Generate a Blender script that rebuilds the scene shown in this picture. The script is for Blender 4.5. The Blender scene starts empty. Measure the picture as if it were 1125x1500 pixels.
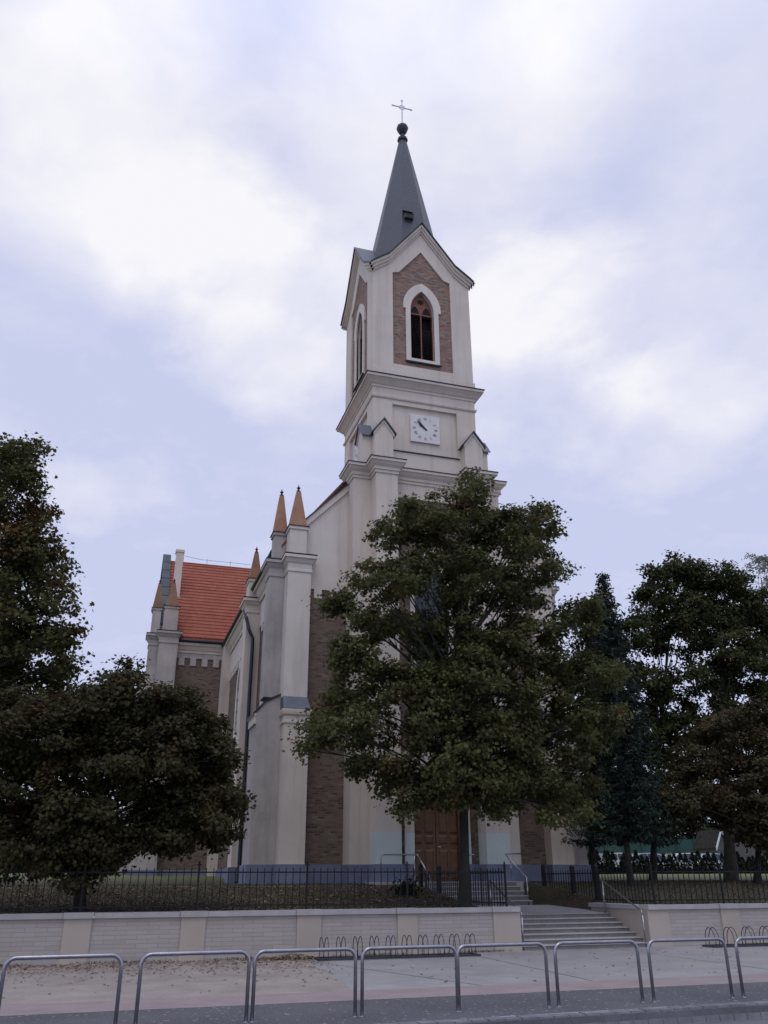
import bpy, math, random
import numpy as np
from mathutils import Vector, Matrix
random.seed(7)
R = math.radians
scene = bpy.context.scene
col = scene.collection

# ------------------------------------------------------------------ camera
F_PX, HOR, YAW, ROLL, EYE = 1235.0, 1288.0, R(17.3), -0.004, 1.75
TILT = math.atan((HOR - 750) / F_PX)
fw = Vector((math.sin(YAW)*math.cos(TILT), math.cos(YAW)*math.cos(TILT), math.sin(TILT)))
rt0 = Vector((math.cos(YAW), -math.sin(YAW), 0)); up0 = rt0.cross(fw)
rt = math.cos(ROLL)*rt0 + math.sin(ROLL)*up0
up = -math.sin(ROLL)*rt0 + math.cos(ROLL)*up0
CAM = Vector((0, 0, EYE))
cam_d = bpy.data.cameras.new("camera")
cam_d.sensor_fit = 'VERTICAL'; cam_d.sensor_height = 36; cam_d.sensor_width = 27
cam_d.lens = 36*F_PX/1500; cam_d.clip_start = 0.1; cam_d.clip_end = 3000
cam = bpy.data.objects.new("camera", cam_d); col.objects.link(cam)
cam.matrix_world = Matrix(((rt.x, up.x, -fw.x, 0), (rt.y, up.y, -fw.y, 0), (rt.z, up.z, -fw.z, EYE), (0, 0, 0, 1)))
scene.camera = cam

def ray(px, py):
    return fw*F_PX + rt*(px-562.5) - up*(py-750)
def at(px, py, Y):            # the point of the photograph's pixel that lies at depth Y
    v = ray(px, py); return CAM + v*(Y/v.y)
def atz(px, py, Z):
    v = ray(px, py); return CAM + v*((Z-EYE)/v.z)
def mpp(px, py, Y):           # metres per pixel there
    v = ray(px, py); return (Y/v.y)

# ------------------------------------------------------------------ world and sun
SUN_EL, SUN_AZ = R(62), R(-155)          # azimuth from +Y towards +X
world = bpy.data.worlds.new("World"); scene.world = world
world.use_nodes = True
nt = world.node_tree; N = nt.nodes; L = nt.links; N.clear()
def wn(t, **k):
    n = N.new(t)
    for a, b in k.items(): setattr(n, a, b)
    return n
out = wn('ShaderNodeOutputWorld'); bg = wn('ShaderNodeBackground'); bg.inputs['Strength'].default_value = 0.1
sky = wn('ShaderNodeTexSky', sky_type='NISHITA', sun_disc=False, sun_elevation=SUN_EL, sun_rotation=SUN_AZ)
sky.air_density = 1.0; sky.dust_density = 2.0
tc = wn('ShaderNodeTexCoord')
nrm = wn('ShaderNodeVectorMath', operation='NORMALIZE'); L.new(tc.outputs['Generated'], nrm.inputs[0])
sep = wn('ShaderNodeSeparateXYZ'); L.new(nrm.outputs[0], sep.inputs[0])
def mth(op, a, b=None, clamp=False):
    n = wn('ShaderNodeMath', operation=op, use_clamp=clamp)
    for i, v in enumerate((a, b)):
        if v is None: continue
        if isinstance(v, (int, float)): n.inputs[i].default_value = v
        else: L.new(v, n.inputs[i])
    return n.outputs[0]
zc = mth('MAXIMUM', sep.outputs['Z'], 0.0)
den = mth('ADD', zc, 0.22)
px_, py_ = mth('DIVIDE', sep.outputs['X'], den), mth('DIVIDE', sep.outputs['Y'], den)
cmb = wn('ShaderNodeCombineXYZ'); L.new(px_, cmb.inputs[0]); L.new(py_, cmb.inputs[1])
def wnoise(scale, detail, rough, seed, dist=0.0):
    mp = wn('ShaderNodeMapping'); L.new(cmb.outputs[0], mp.inputs[0]); mp.inputs['Location'].default_value = (seed, seed*1.7, 0)
    n = wn('ShaderNodeTexNoise'); n.inputs['Scale'].default_value = scale; n.inputs['Detail'].default_value = detail
    n.inputs['Roughness'].default_value = rough; n.inputs['Distortion'].default_value = dist
    L.new(mp.outputs[0], n.inputs['Vector']); return n.outputs['Fac']
n1 = wnoise(2.2, 6, .52, 3.1, .3); n2 = wnoise(6.0, 5, .55, 9.4, .2)
# the thin bright places of the cloud deck, as directions in the sky: (pixel of the photo, angular radius, weight)
wob = mth('MULTIPLY', mth('SUBTRACT', n1, .5), .10)
acc = None
BLOBS = [((110,120),17,.78),((195,225),13,.82),((300,350),10,.72),((400,450),10,.85),((350,520),6,.3),((620,230),15,.55),((480,270),11,.35),
         ((820,440),9,.9),((790,590),10,.8),((980,470),12,.65),((940,640),9,.5),((650,90),16,.5),((1000,100),16,.35),((720,440),9,.55),
         ((170,700),6,.3),((60,690),7,.25),((470,640),8,.2),((900,880),8,.15)]
for (bx, by), rad, w in BLOBS:
    d = ray(bx, by).normalized()
    dp = wn('ShaderNodeVectorMath', operation='DOT_PRODUCT'); L.new(nrm.outputs[0], dp.inputs[0]); dp.inputs[1].default_value = d
    mr = wn('ShaderNodeMapRange', interpolation_type='SMOOTHERSTEP')
    L.new(mth('ADD', dp.outputs['Value'], mth('MULTIPLY', wob, .35)), mr.inputs['Value'])
    mr.inputs['From Min'].default_value = math.cos(R(rad*.82)); mr.inputs['From Max'].default_value = 1.0
    mr.inputs['To Min'].default_value = 0; mr.inputs['To Max'].default_value = w
    acc = mr.outputs[0] if acc is None else mth('ADD', acc, mr.outputs[0])
cl = mth('ADD', mth('MULTIPLY', acc, .46), mth('MULTIPLY', mth('SUBTRACT', n1, .50), .75))
n3 = wnoise(15.0, 5, .6, 5.2, .4)
cl = mth('ADD', mth('ADD', cl, mth('MULTIPLY', mth('SUBTRACT', n2, .5), .65)), mth('MULTIPLY', mth('SUBTRACT', n3, .5), .30))
cl = mth('ADD', cl, mth('MULTIPLY', mth('SUBTRACT', zc, .34), .22))
ramp = wn('ShaderNodeValToRGB'); L.new(cl, ramp.inputs[0])
cr = ramp.color_ramp; cr.interpolation = 'LINEAR'
cr.elements[0].position = 0.0; cr.elements[0].color = (.61, .65, .885, 1)
cr.elements[1].position = 1.0; cr.elements[1].color = (1.0, .99, 1.02, 1)
e = cr.elements.new(.5); e.color = (.79, .80, .95, 1)
sc10 = wn('ShaderNodeVectorMath', operation='SCALE'); L.new(ramp.outputs[0], sc10.inputs[0])
rear = wn('ShaderNodeMapRange'); L.new(sep.outputs['Z'], rear.inputs['Value'])      # an overcast sky is brightest overhead
rear.inputs['From Min'].default_value = .74; rear.inputs['From Max'].default_value = 1.0; rear.inputs['To Min'].default_value = 10.0; rear.inputs['To Max'].default_value = 15.5
L.new(rear.outputs[0], sc10.inputs['Scale'])
mix = wn('ShaderNodeMix', data_type='RGBA'); mix.inputs['Factor'].default_value = .93
L.new(sky.outputs[0], mix.inputs[6]); L.new(sc10.outputs[0], mix.inputs[7])
L.new(mix.outputs[2], bg.inputs['Color']); L.new(bg.outputs[0], out.inputs['Surface'])

sd = bpy.data.lights.new("sun", 'SUN'); sd.energy = 0.5; sd.angle = R(30); sd.color = (1, .95, .88)
so = bpy.data.objects.new("sun", sd); col.objects.link(so)
sdir = Vector((math.sin(SUN_AZ)*math.cos(SUN_EL), math.cos(SUN_AZ)*math.cos(SUN_EL), math.sin(SUN_EL)))
so.rotation_euler = sdir.to_track_quat('Z', 'Y').to_euler()
scene.view_settings.view_transform = 'Standard'; scene.view_settings.look = 'None'
scene.view_settings.exposure = 0.0; scene.view_settings.gamma = 1.0

# ------------------------------------------------------------------ materials
def new_mat(name):
    m = bpy.data.materials.new(name); m.use_nodes = True
    t = m.node_tree; b = t.nodes['Principled BSDF']
    return m, t, b
def nd(t, typ, **k):
    n = t.nodes.new(typ)
    for a, b in k.items(): setattr(n, a, b)
    return n
def noise(t, scale, detail=5, rough=.55, coord='Object', vec=None, dist=0):
    n = nd(t, 'ShaderNodeTexNoise'); n.inputs['Scale'].default_value = scale
    n.inputs['Detail'].default_value = detail; n.inputs['Roughness'].default_value = rough; n.inputs['Distortion'].default_value = dist
    if vec is None:
        c = nd(t, 'ShaderNodeTexCoord'); vec = c.outputs[coord]
    t.links.new(vec, n.inputs['Vector']); return n.outputs['Fac']
def ramp_(t, fac, *stops):
    r = nd(t, 'ShaderNodeValToRGB'); t.links.new(fac, r.inputs[0]); c = r.color_ramp
    for i, (p, cc) in enumerate(stops):
        el = c.elements[i] if i < 2 else c.elements.new(p)
        el.position = p; el.color = (*cc, 1)
    return r.outputs[0]
def mixc(t, fac, a, b, mode='MIX'):
    m = nd(t, 'ShaderNodeMix', data_type='RGBA', blend_type=mode)
    for i, v in ((0, fac), (6, a), (7, b)):
        if isinstance(v, (int, float)): m.inputs[i].default_value = v
        elif isinstance(v, tuple): m.inputs[i].default_value = (*v, 1)
        else: t.links.new(v, m.inputs[i])
    return m.outputs[2]
def bump(t, b, fac, strength=.3, dist=.02):
    bn = nd(t, 'ShaderNodeBump'); bn.inputs['Strength'].default_value = strength; bn.inputs['Distance'].default_value = dist
    t.links.new(fac, bn.inputs['Height']); t.links.new(bn.outputs[0], b.inputs['Normal'])
def mottled(name, c1, c2, scale=1.2, rough=.85, bscale=40, bstr=.2, bdist=.01, fine=None, metallic=0, streak=0):
    m, t, b = new_mat(name)
    if name in ('black_iron', 'bark'): b.inputs['Specular IOR Level'].default_value = .2
    f = noise(t, scale, 7, .62)
    c = ramp_(t, f, (.32, c1), (.68, c2))
    if fine:
        f2 = noise(t, fine, 4, .7); c = mixc(t, ramp_(t, f2, (.35, (.0,)*3), (.75, (.55,)*3)), c, tuple(x*.72 for x in c1))
    if streak:                                   # run-off stains: noise stretched down the wall
        tcn = nd(t, 'ShaderNodeTexCoord'); mp = nd(t, 'ShaderNodeMapping'); mp.inputs['Scale'].default_value = (2.2, 2.2, .16)
        t.links.new(tcn.outputs['Object'], mp.inputs[0])
        f3 = noise(t, 1.4, 6, .6, vec=mp.outputs[0])
        c = mixc(t, ramp_(t, f3, (.5, (0,)*3), (.78, (streak,)*3)), c, tuple(x*.52 for x in c1))
    t.links.new(c, b.inputs['Base Color']); b.inputs['Roughness'].default_value = rough; b.inputs['Metallic'].default_value = metallic
    if bstr: bump(t, b, noise(t, bscale, 4, .6), bstr, bdist)
    return m
def flat(name, c, rough=.6, metallic=0):
    return mottled(name, tuple(x*.88 for x in c), tuple(min(1, x*1.1) for x in c), 3.0, rough, 30, .1, .004, metallic=metallic)
def bricks(name, cols, mortar, bw, bh, msize, rough=.9, bstr=.5, bias=0.0, dirt=.35, blotch=None):
    m, t, b = new_mat(name)
    uv = nd(t, 'ShaderNodeUVMap')
    br = nd(t, 'ShaderNodeTexBrick'); br.inputs['Scale'].default_value = 1
    br.inputs['Brick Width'].default_value = bw; br.inputs['Row Height'].default_value = bh
    br.inputs['Mortar Size'].default_value = msize; br.inputs['Mortar Smooth'].default_value = .3; br.inputs['Bias'].default_value = bias
    br.inputs['Color1'].default_value = (0, 0, 0, 1); br.inputs['Color2'].default_value = (1, 1, 1, 1); br.inputs['Mortar'].default_value = (.5, .5, .5, 1)
    t.links.new(uv.outputs[0], br.inputs['Vector'])
    c = ramp_(t, br.outputs['Color'], *[(i/(len(cols)-1), k) for i, k in enumerate(cols)])
    f = noise(t, .9, 6, .65, vec=uv.outputs[0])
    c = mixc(t, ramp_(t, f, (.35, (0,)*3), (.7, (dirt,)*3)), c, tuple(x*.45 for x in cols[0]))
    if blotch:                                   # patches of re-laid redder and of bleached brick
        f4 = noise(t, 2.6, 5, .75, vec=uv.outputs[0]); c = mixc(t, ramp_(t, f4, (.52, (0,)*3), (.66, (.7,)*3)), c, blotch[0])
        f5 = noise(t, 7.0, 4, .8, vec=uv.outputs[0]); c = mixc(t, ramp_(t, f5, (.54, (0,)*3), (.68, (.75,)*3)), c, blotch[1])
    c = mixc(t, br.outputs['Fac'], c, mortar)
    t.links.new(c, b.inputs['Base Color']); b.inputs['Roughness'].default_value = rough
    inv = nd(t, 'ShaderNodeMath', operation='SUBTRACT'); inv.inputs[0].default_value = 1; t.links.new(br.outputs['Fac'], inv.inputs[1])
    bump(t, b, inv.outputs[0], bstr, .012)
    return m
def tiles(name, c1, c2, w, h, rough=.8, dark=(.02, .01, .008)):
    m, t, b = new_mat(name)
    uv = nd(t, 'ShaderNodeUVMap')
    br = nd(t, 'ShaderNodeTexBrick'); br.inputs['Scale'].default_value = 1; br.offset = .5
    br.inputs['Brick Width'].default_value = w; br.inputs['Row Height'].default_value = h
    br.inputs['Mortar Size'].default_value = h*.045; br.inputs['Mortar Smooth'].default_value = .4
    br.inputs['Color1'].default_value = (*c1, 1); br.inputs['Color2'].default_value = (*c2, 1); br.inputs['Mortar'].default_value = (*(tuple(x*.78 for x in c1) if 'red' in name else dark), 1)
    t.links.new(uv.outputs[0], br.inputs['Vector'])
    f = noise(t, .7, 6, .6, vec=uv.outputs[0])
    c = mixc(t, ramp_(t, f, (.4, (0,)*3), (.75, (.45,)*3)), br.outputs['Color'], tuple(x*.6 for x in c1))
    t.links.new(c, b.inputs['Base Color']); b.inputs['Roughness'].default_value = rough
    sx = nd(t, 'ShaderNodeSeparateXYZ'); t.links.new(uv.outputs[0], sx.inputs[0])
    dv = nd(t, 'ShaderNodeMath', operation='DIVIDE'); t.links.new(sx.outputs[1], dv.inputs[0]); dv.inputs[1].default_value = h
    fr = nd(t, 'ShaderNodeMath', operation='FRACT'); t.links.new(dv.outputs[0], fr.inputs[0])
    iv = nd(t, 'ShaderNodeMath', operation='SUBTRACT'); iv.inputs[0].default_value = 1; t.links.new(fr.outputs[0], iv.inputs[1])
    bump(t, b, iv.outputs[0], .8, .03)
    return m
def leafmat(name, greens, patch, patch_amt, scale=.8, trans=.25):
    m, t, b = new_mat(name)
    g = nd(t, 'ShaderNodeNewGeometry')
    c = ramp_(t, g.outputs['Random Per Island'], *[(i/(len(greens)-1), k) for i, k in enumerate(greens)])
    f = noise(t, scale, 3, .6)
    c = mixc(t, ramp_(t, f, (.66-patch_amt, (0,)*3), (.86-patch_amt, (.85,)*3)), c, patch)
    t.links.new(c, b.inputs['Base Color']); b.inputs['Roughness'].default_value = .75
    b.inputs['Specular IOR Level'].default_value = .15
    tr = nd(t, 'ShaderNodeBsdfTranslucent'); t.links.new(c, tr.inputs[0])
    mx = nd(t, 'ShaderNodeMixShader'); mx.inputs[0].default_value = trans
    t.links.new(b.outputs[0], mx.inputs[1]); t.links.new(tr.outputs[0], mx.inputs[2])
    t.links.new(mx.outputs[0], t.nodes['Material Output'].inputs['Surface'])
    return m

M = {}
M['plaster'] = mottled('plaster', (.61, .54, .46), (.69, .62, .535), .7, .92, 60, .25, .006, streak=.40)
M['plaster_white'] = mottled('plaster_white', (.65, .59, .515), (.72, .66, .59), .9, .9, 60, .2, .005, streak=.4)
M['plaster_dirty'] = mottled('plaster_dirty', (.34, .315, .30), (.54, .495, .45), .55, .95, 50, .35, .008, streak=.45)
M['turquoise'] = mottled('turquoise_paint', (.55, .625, .59), (.615, .69, .655), .9, .85, 60, .15, .004)
M['blue'] = mottled('blue_plinth_paint', (.16, .182, .27), (.215, .238, .33), 1.1, .8, 50, .25, .006, fine=9)
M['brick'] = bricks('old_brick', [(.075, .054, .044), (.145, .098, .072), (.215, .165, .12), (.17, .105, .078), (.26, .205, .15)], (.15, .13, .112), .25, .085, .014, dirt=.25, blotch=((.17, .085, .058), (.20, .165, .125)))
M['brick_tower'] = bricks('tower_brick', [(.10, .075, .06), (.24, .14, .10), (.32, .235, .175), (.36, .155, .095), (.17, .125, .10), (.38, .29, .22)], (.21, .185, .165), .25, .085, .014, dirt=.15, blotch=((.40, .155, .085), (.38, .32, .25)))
M['tile_red'] = tiles('red_roof_tiles', (.31, .085, .047), (.37, .112, .066), .26, .36)
M['slate'] = tiles('slate', (.036, .042, .056), (.046, .053, .068), .24, .20, .5, (.03, .032, .04))
M['metal_roof'] = mottled('sheet_metal_roof', (.10, .115, .145), (.15, .165, .195), 1.5, .5, 10, .1, .01, metallic=.35)
M['flashing'] = mottled('dark_flashing', (.020, .024, .034), (.035, .04, .055), 2, .5, 30, .1, .003, metallic=.3)
M['panel_metal'] = mottled('grey_panel_metal', (.055, .075, .088), (.085, .105, .12), 1.2, .55, 20, .1, .004, metallic=.4)
M['pinnacle'] = mottled('ochre_pinnacle', (.35, .19, .11), (.45, .26, .155), 1.3, .85, 30, .3, .01, fine=5)
M['pinnacle_dark'] = mottled('worn_pinnacle', (.24, .14, .09), (.36, .21, .12), 1.3, .85, 30, .3, .01, fine=5)
M['door_wood'] = mottled('brown_door_wood', (.095, .044, .019), (.15, .072, .032), 4, .5, 60, .2, .004)
M['window_wood'] = mottled('reddish_window_wood', (.17, .07, .04), (.24, .10, .06), 4, .7, 60, .2, .004)
M['louvre'] = flat('dark_louvre', (.035, .03, .026), .8)
M['black'] = flat('shade_black', (.008, .008, .009), .9)  # black that stands in for shade inside the belfry and the tracery holes
M['glass'] = flat('leaded_glass', (.045, .055, .075), .5)
M['clock_white'] = mottled('clock_white', (.66, .64, .61), (.73, .71, .68), 2, .5, 40, .05, .002)
M['clock_black'] = flat('clock_black', (.02, .024, .04), .5)
M['clock_grey'] = flat('clock_numerals', (.12, .13, .17), .6)
M['pale_metal'] = flat('glare_pale_cross_metal', (.70, .68, .76), .5, .2)  # lightened: glare of the bright sky around the cross, put into the colour
M['iron'] = mottled('black_iron', (.010, .011, .013), (.018, .019, .022), 6, .5, 60, .15, .003)
M['steel'] = mottled('galvanised_steel', (.30, .30, .335), (.42, .42, .455), 5, .24, 80, .08, .002, metallic=.85)
M['rack_steel'] = mottled('dark_rack_steel', (.05, .05, .062), (.085, .085, .10), 6, .4, 60, .1, .002, metallic=.6)
M['wall_block'] = bricks('white_block_wall', [(.40, .365, .335), (.46, .42, .385), (.43, .39, .36)], (.30, .27, .25), .50, .095, .006, bstr=.25, dirt=.12)
M['wall_pilaster'] = mottled('cream_render', (.42, .37, .31), (.47, .42, .36), .9, .9, 60, .2, .004)
M['coping'] = mottled('coping_concrete', (.37, .36, .36), (.50, .49, .485), 1.5, .85, 50, .25, .005, fine=6)
M['step'] = mottled('step_concrete', (.20, .19, .19), (.28, .27, .265), 1.6, .9, 60, .4, .006, fine=12)  # riser tone, darkened as the face turned away from the overhead light
M['nosing'] = mottled('pale_step_tread', (.40, .39, .37), (.50, .48, .46), 2, .85, 60, .2, .004)  # treads paler than risers: light from overhead put into the colour
M['concrete'] = mottled('blue_grey_concrete', (.275, .262, .262), (.39, .372, .365), .8, .9, 30, .5, .008, fine=16)
M['path'] = mottled('path_concrete', (.30, .29, .29), (.38, .37, .36), .6, .9, 60, .3, .005, fine=7)
M['gravel'] = mottled('pale_gravel', (.285, .245, .215), (.43, .38, .335), .9, .95, 30, .8, .015, fine=18)
M['pink'] = mottled('pink_paving', (.28, .225, .222), (.37, .30, .295), 1.4, .92, 40, .5, .006, fine=20)
def asphalt():
    m, t, b = new_mat('asphalt')
    f = noise(t, 26, 6, .85); c = ramp_(t, f, (.36, (.030, .030, .037)), (.50, (.085, .083, .094)), (.66, (.20, .195, .21)))
    f2 = noise(t, .5, 5, .6); c = mixc(t, ramp_(t, f2, (.4, (0,)*3), (.75, (.6,)*3)), c, (.15, .145, .155))
    vo = nd(t, 'ShaderNodeTexVoronoi'); vo.inputs['Scale'].default_value = 6.5
    cc = nd(t, 'ShaderNodeTexCoord'); t.links.new(cc.outputs['Object'], vo.inputs['Vector'])
    c = mixc(t, ramp_(t, vo.outputs['Distance'], (.10, (.8,)*3), (.2, (0,)*3)), c, (.36, .35, .37))
    t.links.new(c, b.inputs['Base Color']); b.inputs['Roughness'].default_value = .9
    bump(t, b, f, .6, .008); return m
M['asphalt'] = asphalt()
M['road'] = mottled('road_asphalt', (.11, .11, .12), (.20, .20, .215), .7, .9, 40, .6, .008, fine=18)
M['kerb'] = mottled('kerb_stone', (.15, .15, .165), (.25, .25, .27), 2.2, .9, 60, .4, .006, fine=8)
def lawnmat():
    m, t, b = new_mat('lawn_grass')
    f = noise(t, .45, 6, .65); c = ramp_(t, f, (.3, (.050, .038, .024)), (.5, (.052, .050, .024)), (.72, (.10, .068, .046)))
    f2 = noise(t, 9, 5, .7); c = mixc(t, ramp_(t, f2, (.42, (0,)*3), (.7, (.7,)*3)), c, (.022, .028, .012))
    # greener further back, past the church
    tcn = nd(t, 'ShaderNodeTexCoord'); s = nd(t, 'ShaderNodeSeparateXYZ'); t.links.new(tcn.outputs['Object'], s.inputs[0])
    mr = nd(t, 'ShaderNodeMapRange'); t.links.new(s.outputs[1], mr.inputs[0]); mr.inputs[1].default_value = 40; mr.inputs[2].default_value = 52
    c = mixc(t, mr.outputs[0], c, (.17, .19, .075))
    t.links.new(c, b.inputs['Base Color']); b.inputs['Roughness'].default_value = 1
    bump(t, b, f2, .8, .05); return m
M['lawn'] = lawnmat()
M['litter'] = leafmat('fallen_leaves', [(.10, .06, .03), (.20, .13, .07), (.30, .21, .11), (.14, .06, .035), (.40, .32, .2)], (.16, .05, .03), .05, 1.2, .0)
M['grass'] = leafmat('grass_blades', [(.042, .042, .018), (.06, .055, .026), (.085, .066, .038)], (.09, .07, .035), .1, .6, .1)
M['maple'] = leafmat('maple_leaves', [(.062, .074, .026), (.096, .108, .040), (.138, .142, .056), (.078, .078, .034)], (.19, .095, .042), .08, .7, .35)
M['maple_dark'] = leafmat('dark_maple_leaves', [(.042, .045, .020), (.062, .061, .027), (.086, .077, .034)], (.14, .065, .033), .10, .6, .3)
M['maple_tall'] = leafmat('tall_maple_leaves', [(.052, .058, .021), (.084, .088, .032), (.116, .112, .042)], (.21, .10, .04), .13, .5, .3)
M['spruce'] = leafmat('blue_spruce_needles', [(.026, .042, .033), (.037, .057, .045), (.050, .072, .058)], (.05, .055, .03), -.05, .6, .05)
M['tree_green'] = leafmat('dark_green_leaves', [(.040, .054, .022), (.066, .080, .032), (.090, .100, .040)], (.16, .078, .036), .10, .5, .3)
M['tree_brown'] = leafmat('brownish_leaves', [(.048, .046, .023), (.074, .066, .033), (.100, .084, .042)], (.15, .075, .037), .13, .5, .3)
M['thuja'] = leafmat('thuja_sprays', [(.010, .017, .010), (.018, .027, .014)], (.02, .025, .014), .0, 1, .05)
M['far_green'] = leafmat('far_leaves', [(.020, .028, .014), (.034, .042, .02)], (.04, .035, .02), .0, .4, .1)
M['pale_twigs'] = leafmat('pale_leaves', [(.24, .25, .24), (.34, .34, .33)], (.30, .28, .24), .0, .4, .3)
M['bark'] = mottled('bark', (.022, .020, .017), (.050, .046, .038), 5, .95, 25, .8, .03)
M['bark_green'] = mottled('mossy_bark', (.020, .022, .016), (.040, .041, .031), 5, .95, 25, .8, .03)
M['bark_grey'] = mottled('grey_bark', (.050, .045, .042), (.085, .075, .07), 5, .95, 25, .8, .03)
M['green_net'] = mottled('teal_netting', (.020, .062, .056), (.030, .085, .076), .6, .8, 30, .1, .01)
M['car_white'] = flat('white_car_paint', (.70, .72, .76), .25)
M['car_silver'] = flat('silver_car_paint', (.42, .46, .52), .25, .3)
M['car_glass'] = flat('car_window_glass', (.03, .04, .05), .1)
M['rubber'] = flat('tyre_rubber', (.015, .015, .016), .8)
M['house_wall'] = mottled('grey_house_wall', (.085, .082, .08), (.12, .115, .11), 1, .9)
M['white_board'] = flat('white_bargeboard', (.68, .70, .74), .6)

# ------------------------------------------------------------------ mesh helpers
class MB:
    def __init__(s): s.v = []; s.f = []; s.m = []; s.tr = None
    def add(s, pts):
        i = len(s.v)
        for p in pts:
            p = Vector(p); s.v.append(s.tr(p) if s.tr else p)
        return i
    def poly(s, pts, m=0):
        i = s.add(pts); s.f.append(tuple(range(i, i+len(pts)))); s.m.append(m)
    def faces(s, pts, fs, m=0):
        i = s.add(pts)
        for f in fs: s.f.append(tuple(i+k for k in f)); s.m.append(m)
    def box(s, x0, x1, y0, y1, z0, z1, m=0):
        s.faces([(x0,y0,z0),(x1,y0,z0),(x1,y1,z0),(x0,y1,z0),(x0,y0,z1),(x1,y0,z1),(x1,y1,z1),(x0,y1,z1)],
                [(0,3,2,1),(4,5,6,7),(0,1,5,4),(1,2,6,5),(2,3,7,6),(3,0,4,7)], m)
    def ext(s, pts, vec, m=0, skip=None):       # extrude a flat polygon
        n = len(pts); vec = Vector(vec); A = [Vector(p) for p in pts]; B = [p+vec for p in A]
        fs = [tuple(range(n-1, -1, -1)), tuple(range(n, 2*n))]
        for k in range(n):
            if skip and skip(A[k], A[(k+1) % n]): continue
            fs.append((k, (k+1) % n, n+(k+1) % n, n+k))
        s.faces(A+B, fs, m)
    def frustum(s, x0, x1, y0, y1, z0, x2, x3, y2, y3, z1, m=0):
        s.faces([(x0,y0,z0),(x1,y0,z0),(x1,y1,z0),(x0,y1,z0),(x2,y2,z1),(x3,y2,z1),(x3,y3,z1),(x2,y3,z1)],
                [(0,3,2,1),(4,5,6,7),(0,1,5,4),(1,2,6,5),(2,3,7,6),(3,0,4,7)], m)
    def lathe(s, c, prof, n=8, m=0, rot=0):
        pts = []; fs = []
        for r, z in prof:
            for k in range(n):
                a = rot+2*math.pi*k/n; pts.append((c[0]+r*math.cos(a), c[1]+r*math.sin(a), z))
        for i in range(len(prof)-1):
            for k in range(n):
                k2 = (k+1) % n; fs.append((i*n+k, i*n+k2, (i+1)*n+k2, (i+1)*n+k))
        fs.append(tuple(range(n-1, -1, -1))); fs.append(tuple(range((len(prof)-1)*n, len(prof)*n)))
        s.faces(pts, fs, m)
    def tube(s, pts, r, n=8, m=0):
        P = [Vector(p) for p in pts]; rs = r if isinstance(r, (list, tuple)) else [r]*len(P)
        ring = []; prev = None
        for i, p in enumerate(P):
            d = (P[min(i+1, len(P)-1)]-P[max(i-1, 0)]).normalized()
            u = (prev - d*prev.dot(d)) if prev is not None else (Vector((1,0,0)) if abs(d.x) < .8 else Vector((0,1,0)))
            if prev is None: u = u - d*u.dot(d)
            u.normalize(); w = d.cross(u); prev = u
            ring += [p + (u*math.cos(2*math.pi*k/n) + w*math.sin(2*math.pi*k/n))*rs[i] for k in range(n)]
        fs = []
        for i in range(len(P)-1):
            for k in range(n):
                k2 = (k+1) % n; fs.append((i*n+k, i*n+k2, (i+1)*n+k2, (i+1)*n+k))
        fs.append(tuple(range(n-1, -1, -1))); fs.append(tuple(range((len(P)-1)*n, len(P)*n)))
        s.faces(ring, fs, m)
    def sweep(s, path, prof, m=0, closed=False):  # moulding along a plan path; outward = right of travel
        P = [Vector((p[0], p[1])) for p in path]; n = len(P); off = []
        for i in range(n):
            ds = []
            if closed or i > 0: ds.append((P[i]-P[i-1]).normalized())
            if closed or i < n-1: ds.append((P[(i+1) % n]-P[i]).normalized())
            ns = [Vector((d.y, -d.x)) for d in ds]
            if len(ns) == 1: off.append(ns[0])
            else:
                q = ns[0]+ns[1]; off.append(q/max(.3, (q.dot(ns[0]))))
        pts = []
        for i in range(n):
            for o, z in prof: pts.append((P[i].x+off[i].x*o, P[i].y+off[i].y*o, z))
        k = len(prof); fs = []
        for i in range(n if closed else n-1):
            j = (i+1) % n
            for a in range(k-1): fs.append((i*k+a, j*k+a, j*k+a+1, i*k+a+1))
        if not closed:
            fs.append(tuple(range(k))); fs.append(tuple((n-1)*k+a for a in range(k-1, -1, -1)))
        s.faces(pts, fs, m)
    def build(s, name, mats, parent=None, origin=None, smooth=False):
        if not isinstance(mats, (list, tuple)): mats = [mats]
        if parent is not None: o = Vector(parent['origin'])
        elif origin is not None: o = Vector(origin)
        else:
            xs = [p.x for p in s.v]; ys = [p.y for p in s.v]; zs = [p.z for p in s.v]
            o = Vector(((min(xs)+max(xs))/2, (min(ys)+max(ys))/2, min(zs)))
        me = bpy.data.meshes.new(name); me.from_pydata([tuple(p-o) for p in s.v], [], s.f)
        for mm in mats: me.materials.append(M[mm] if isinstance(mm, str) else mm)
        me.polygons.foreach_set('material_index', s.m)
        import bmesh
        bm = bmesh.new(); bm.from_mesh(me); bmesh.ops.remove_doubles(bm, verts=bm.verts, dist=1e-5); bmesh.ops.recalc_face_normals(bm, faces=bm.faces); bm.to_mesh(me); bm.free()
        uvl = me.uv_layers.new(name='uv')
        for p in me.polygons:
            nn = p.normal
            t = Vector((-nn.y, nn.x, 0))
            if t.length < 1e-3: t = Vector((1, 0, 0))
            t.normalize(); b = nn.cross(t)
            for li in p.loop_indices:
                w = me.vertices[me.loops[li].vertex_index].co + o
                uvl.data[li].uv = (w.dot(t), w.dot(b))
            p.use_smooth = smooth
        ob = bpy.data.objects.new(name, me); col.objects.link(ob)
        ob['origin'] = tuple(o)
        if parent is not None: ob.parent = parent
        else: ob.location = o
        return ob
def tag(o, label=None, cat=None, group=None, kind=None):
    if label: o['label'] = label
    if cat: o['category'] = cat
    if group: o['group'] = group
    if kind: o['kind'] = kind
    return o
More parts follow.
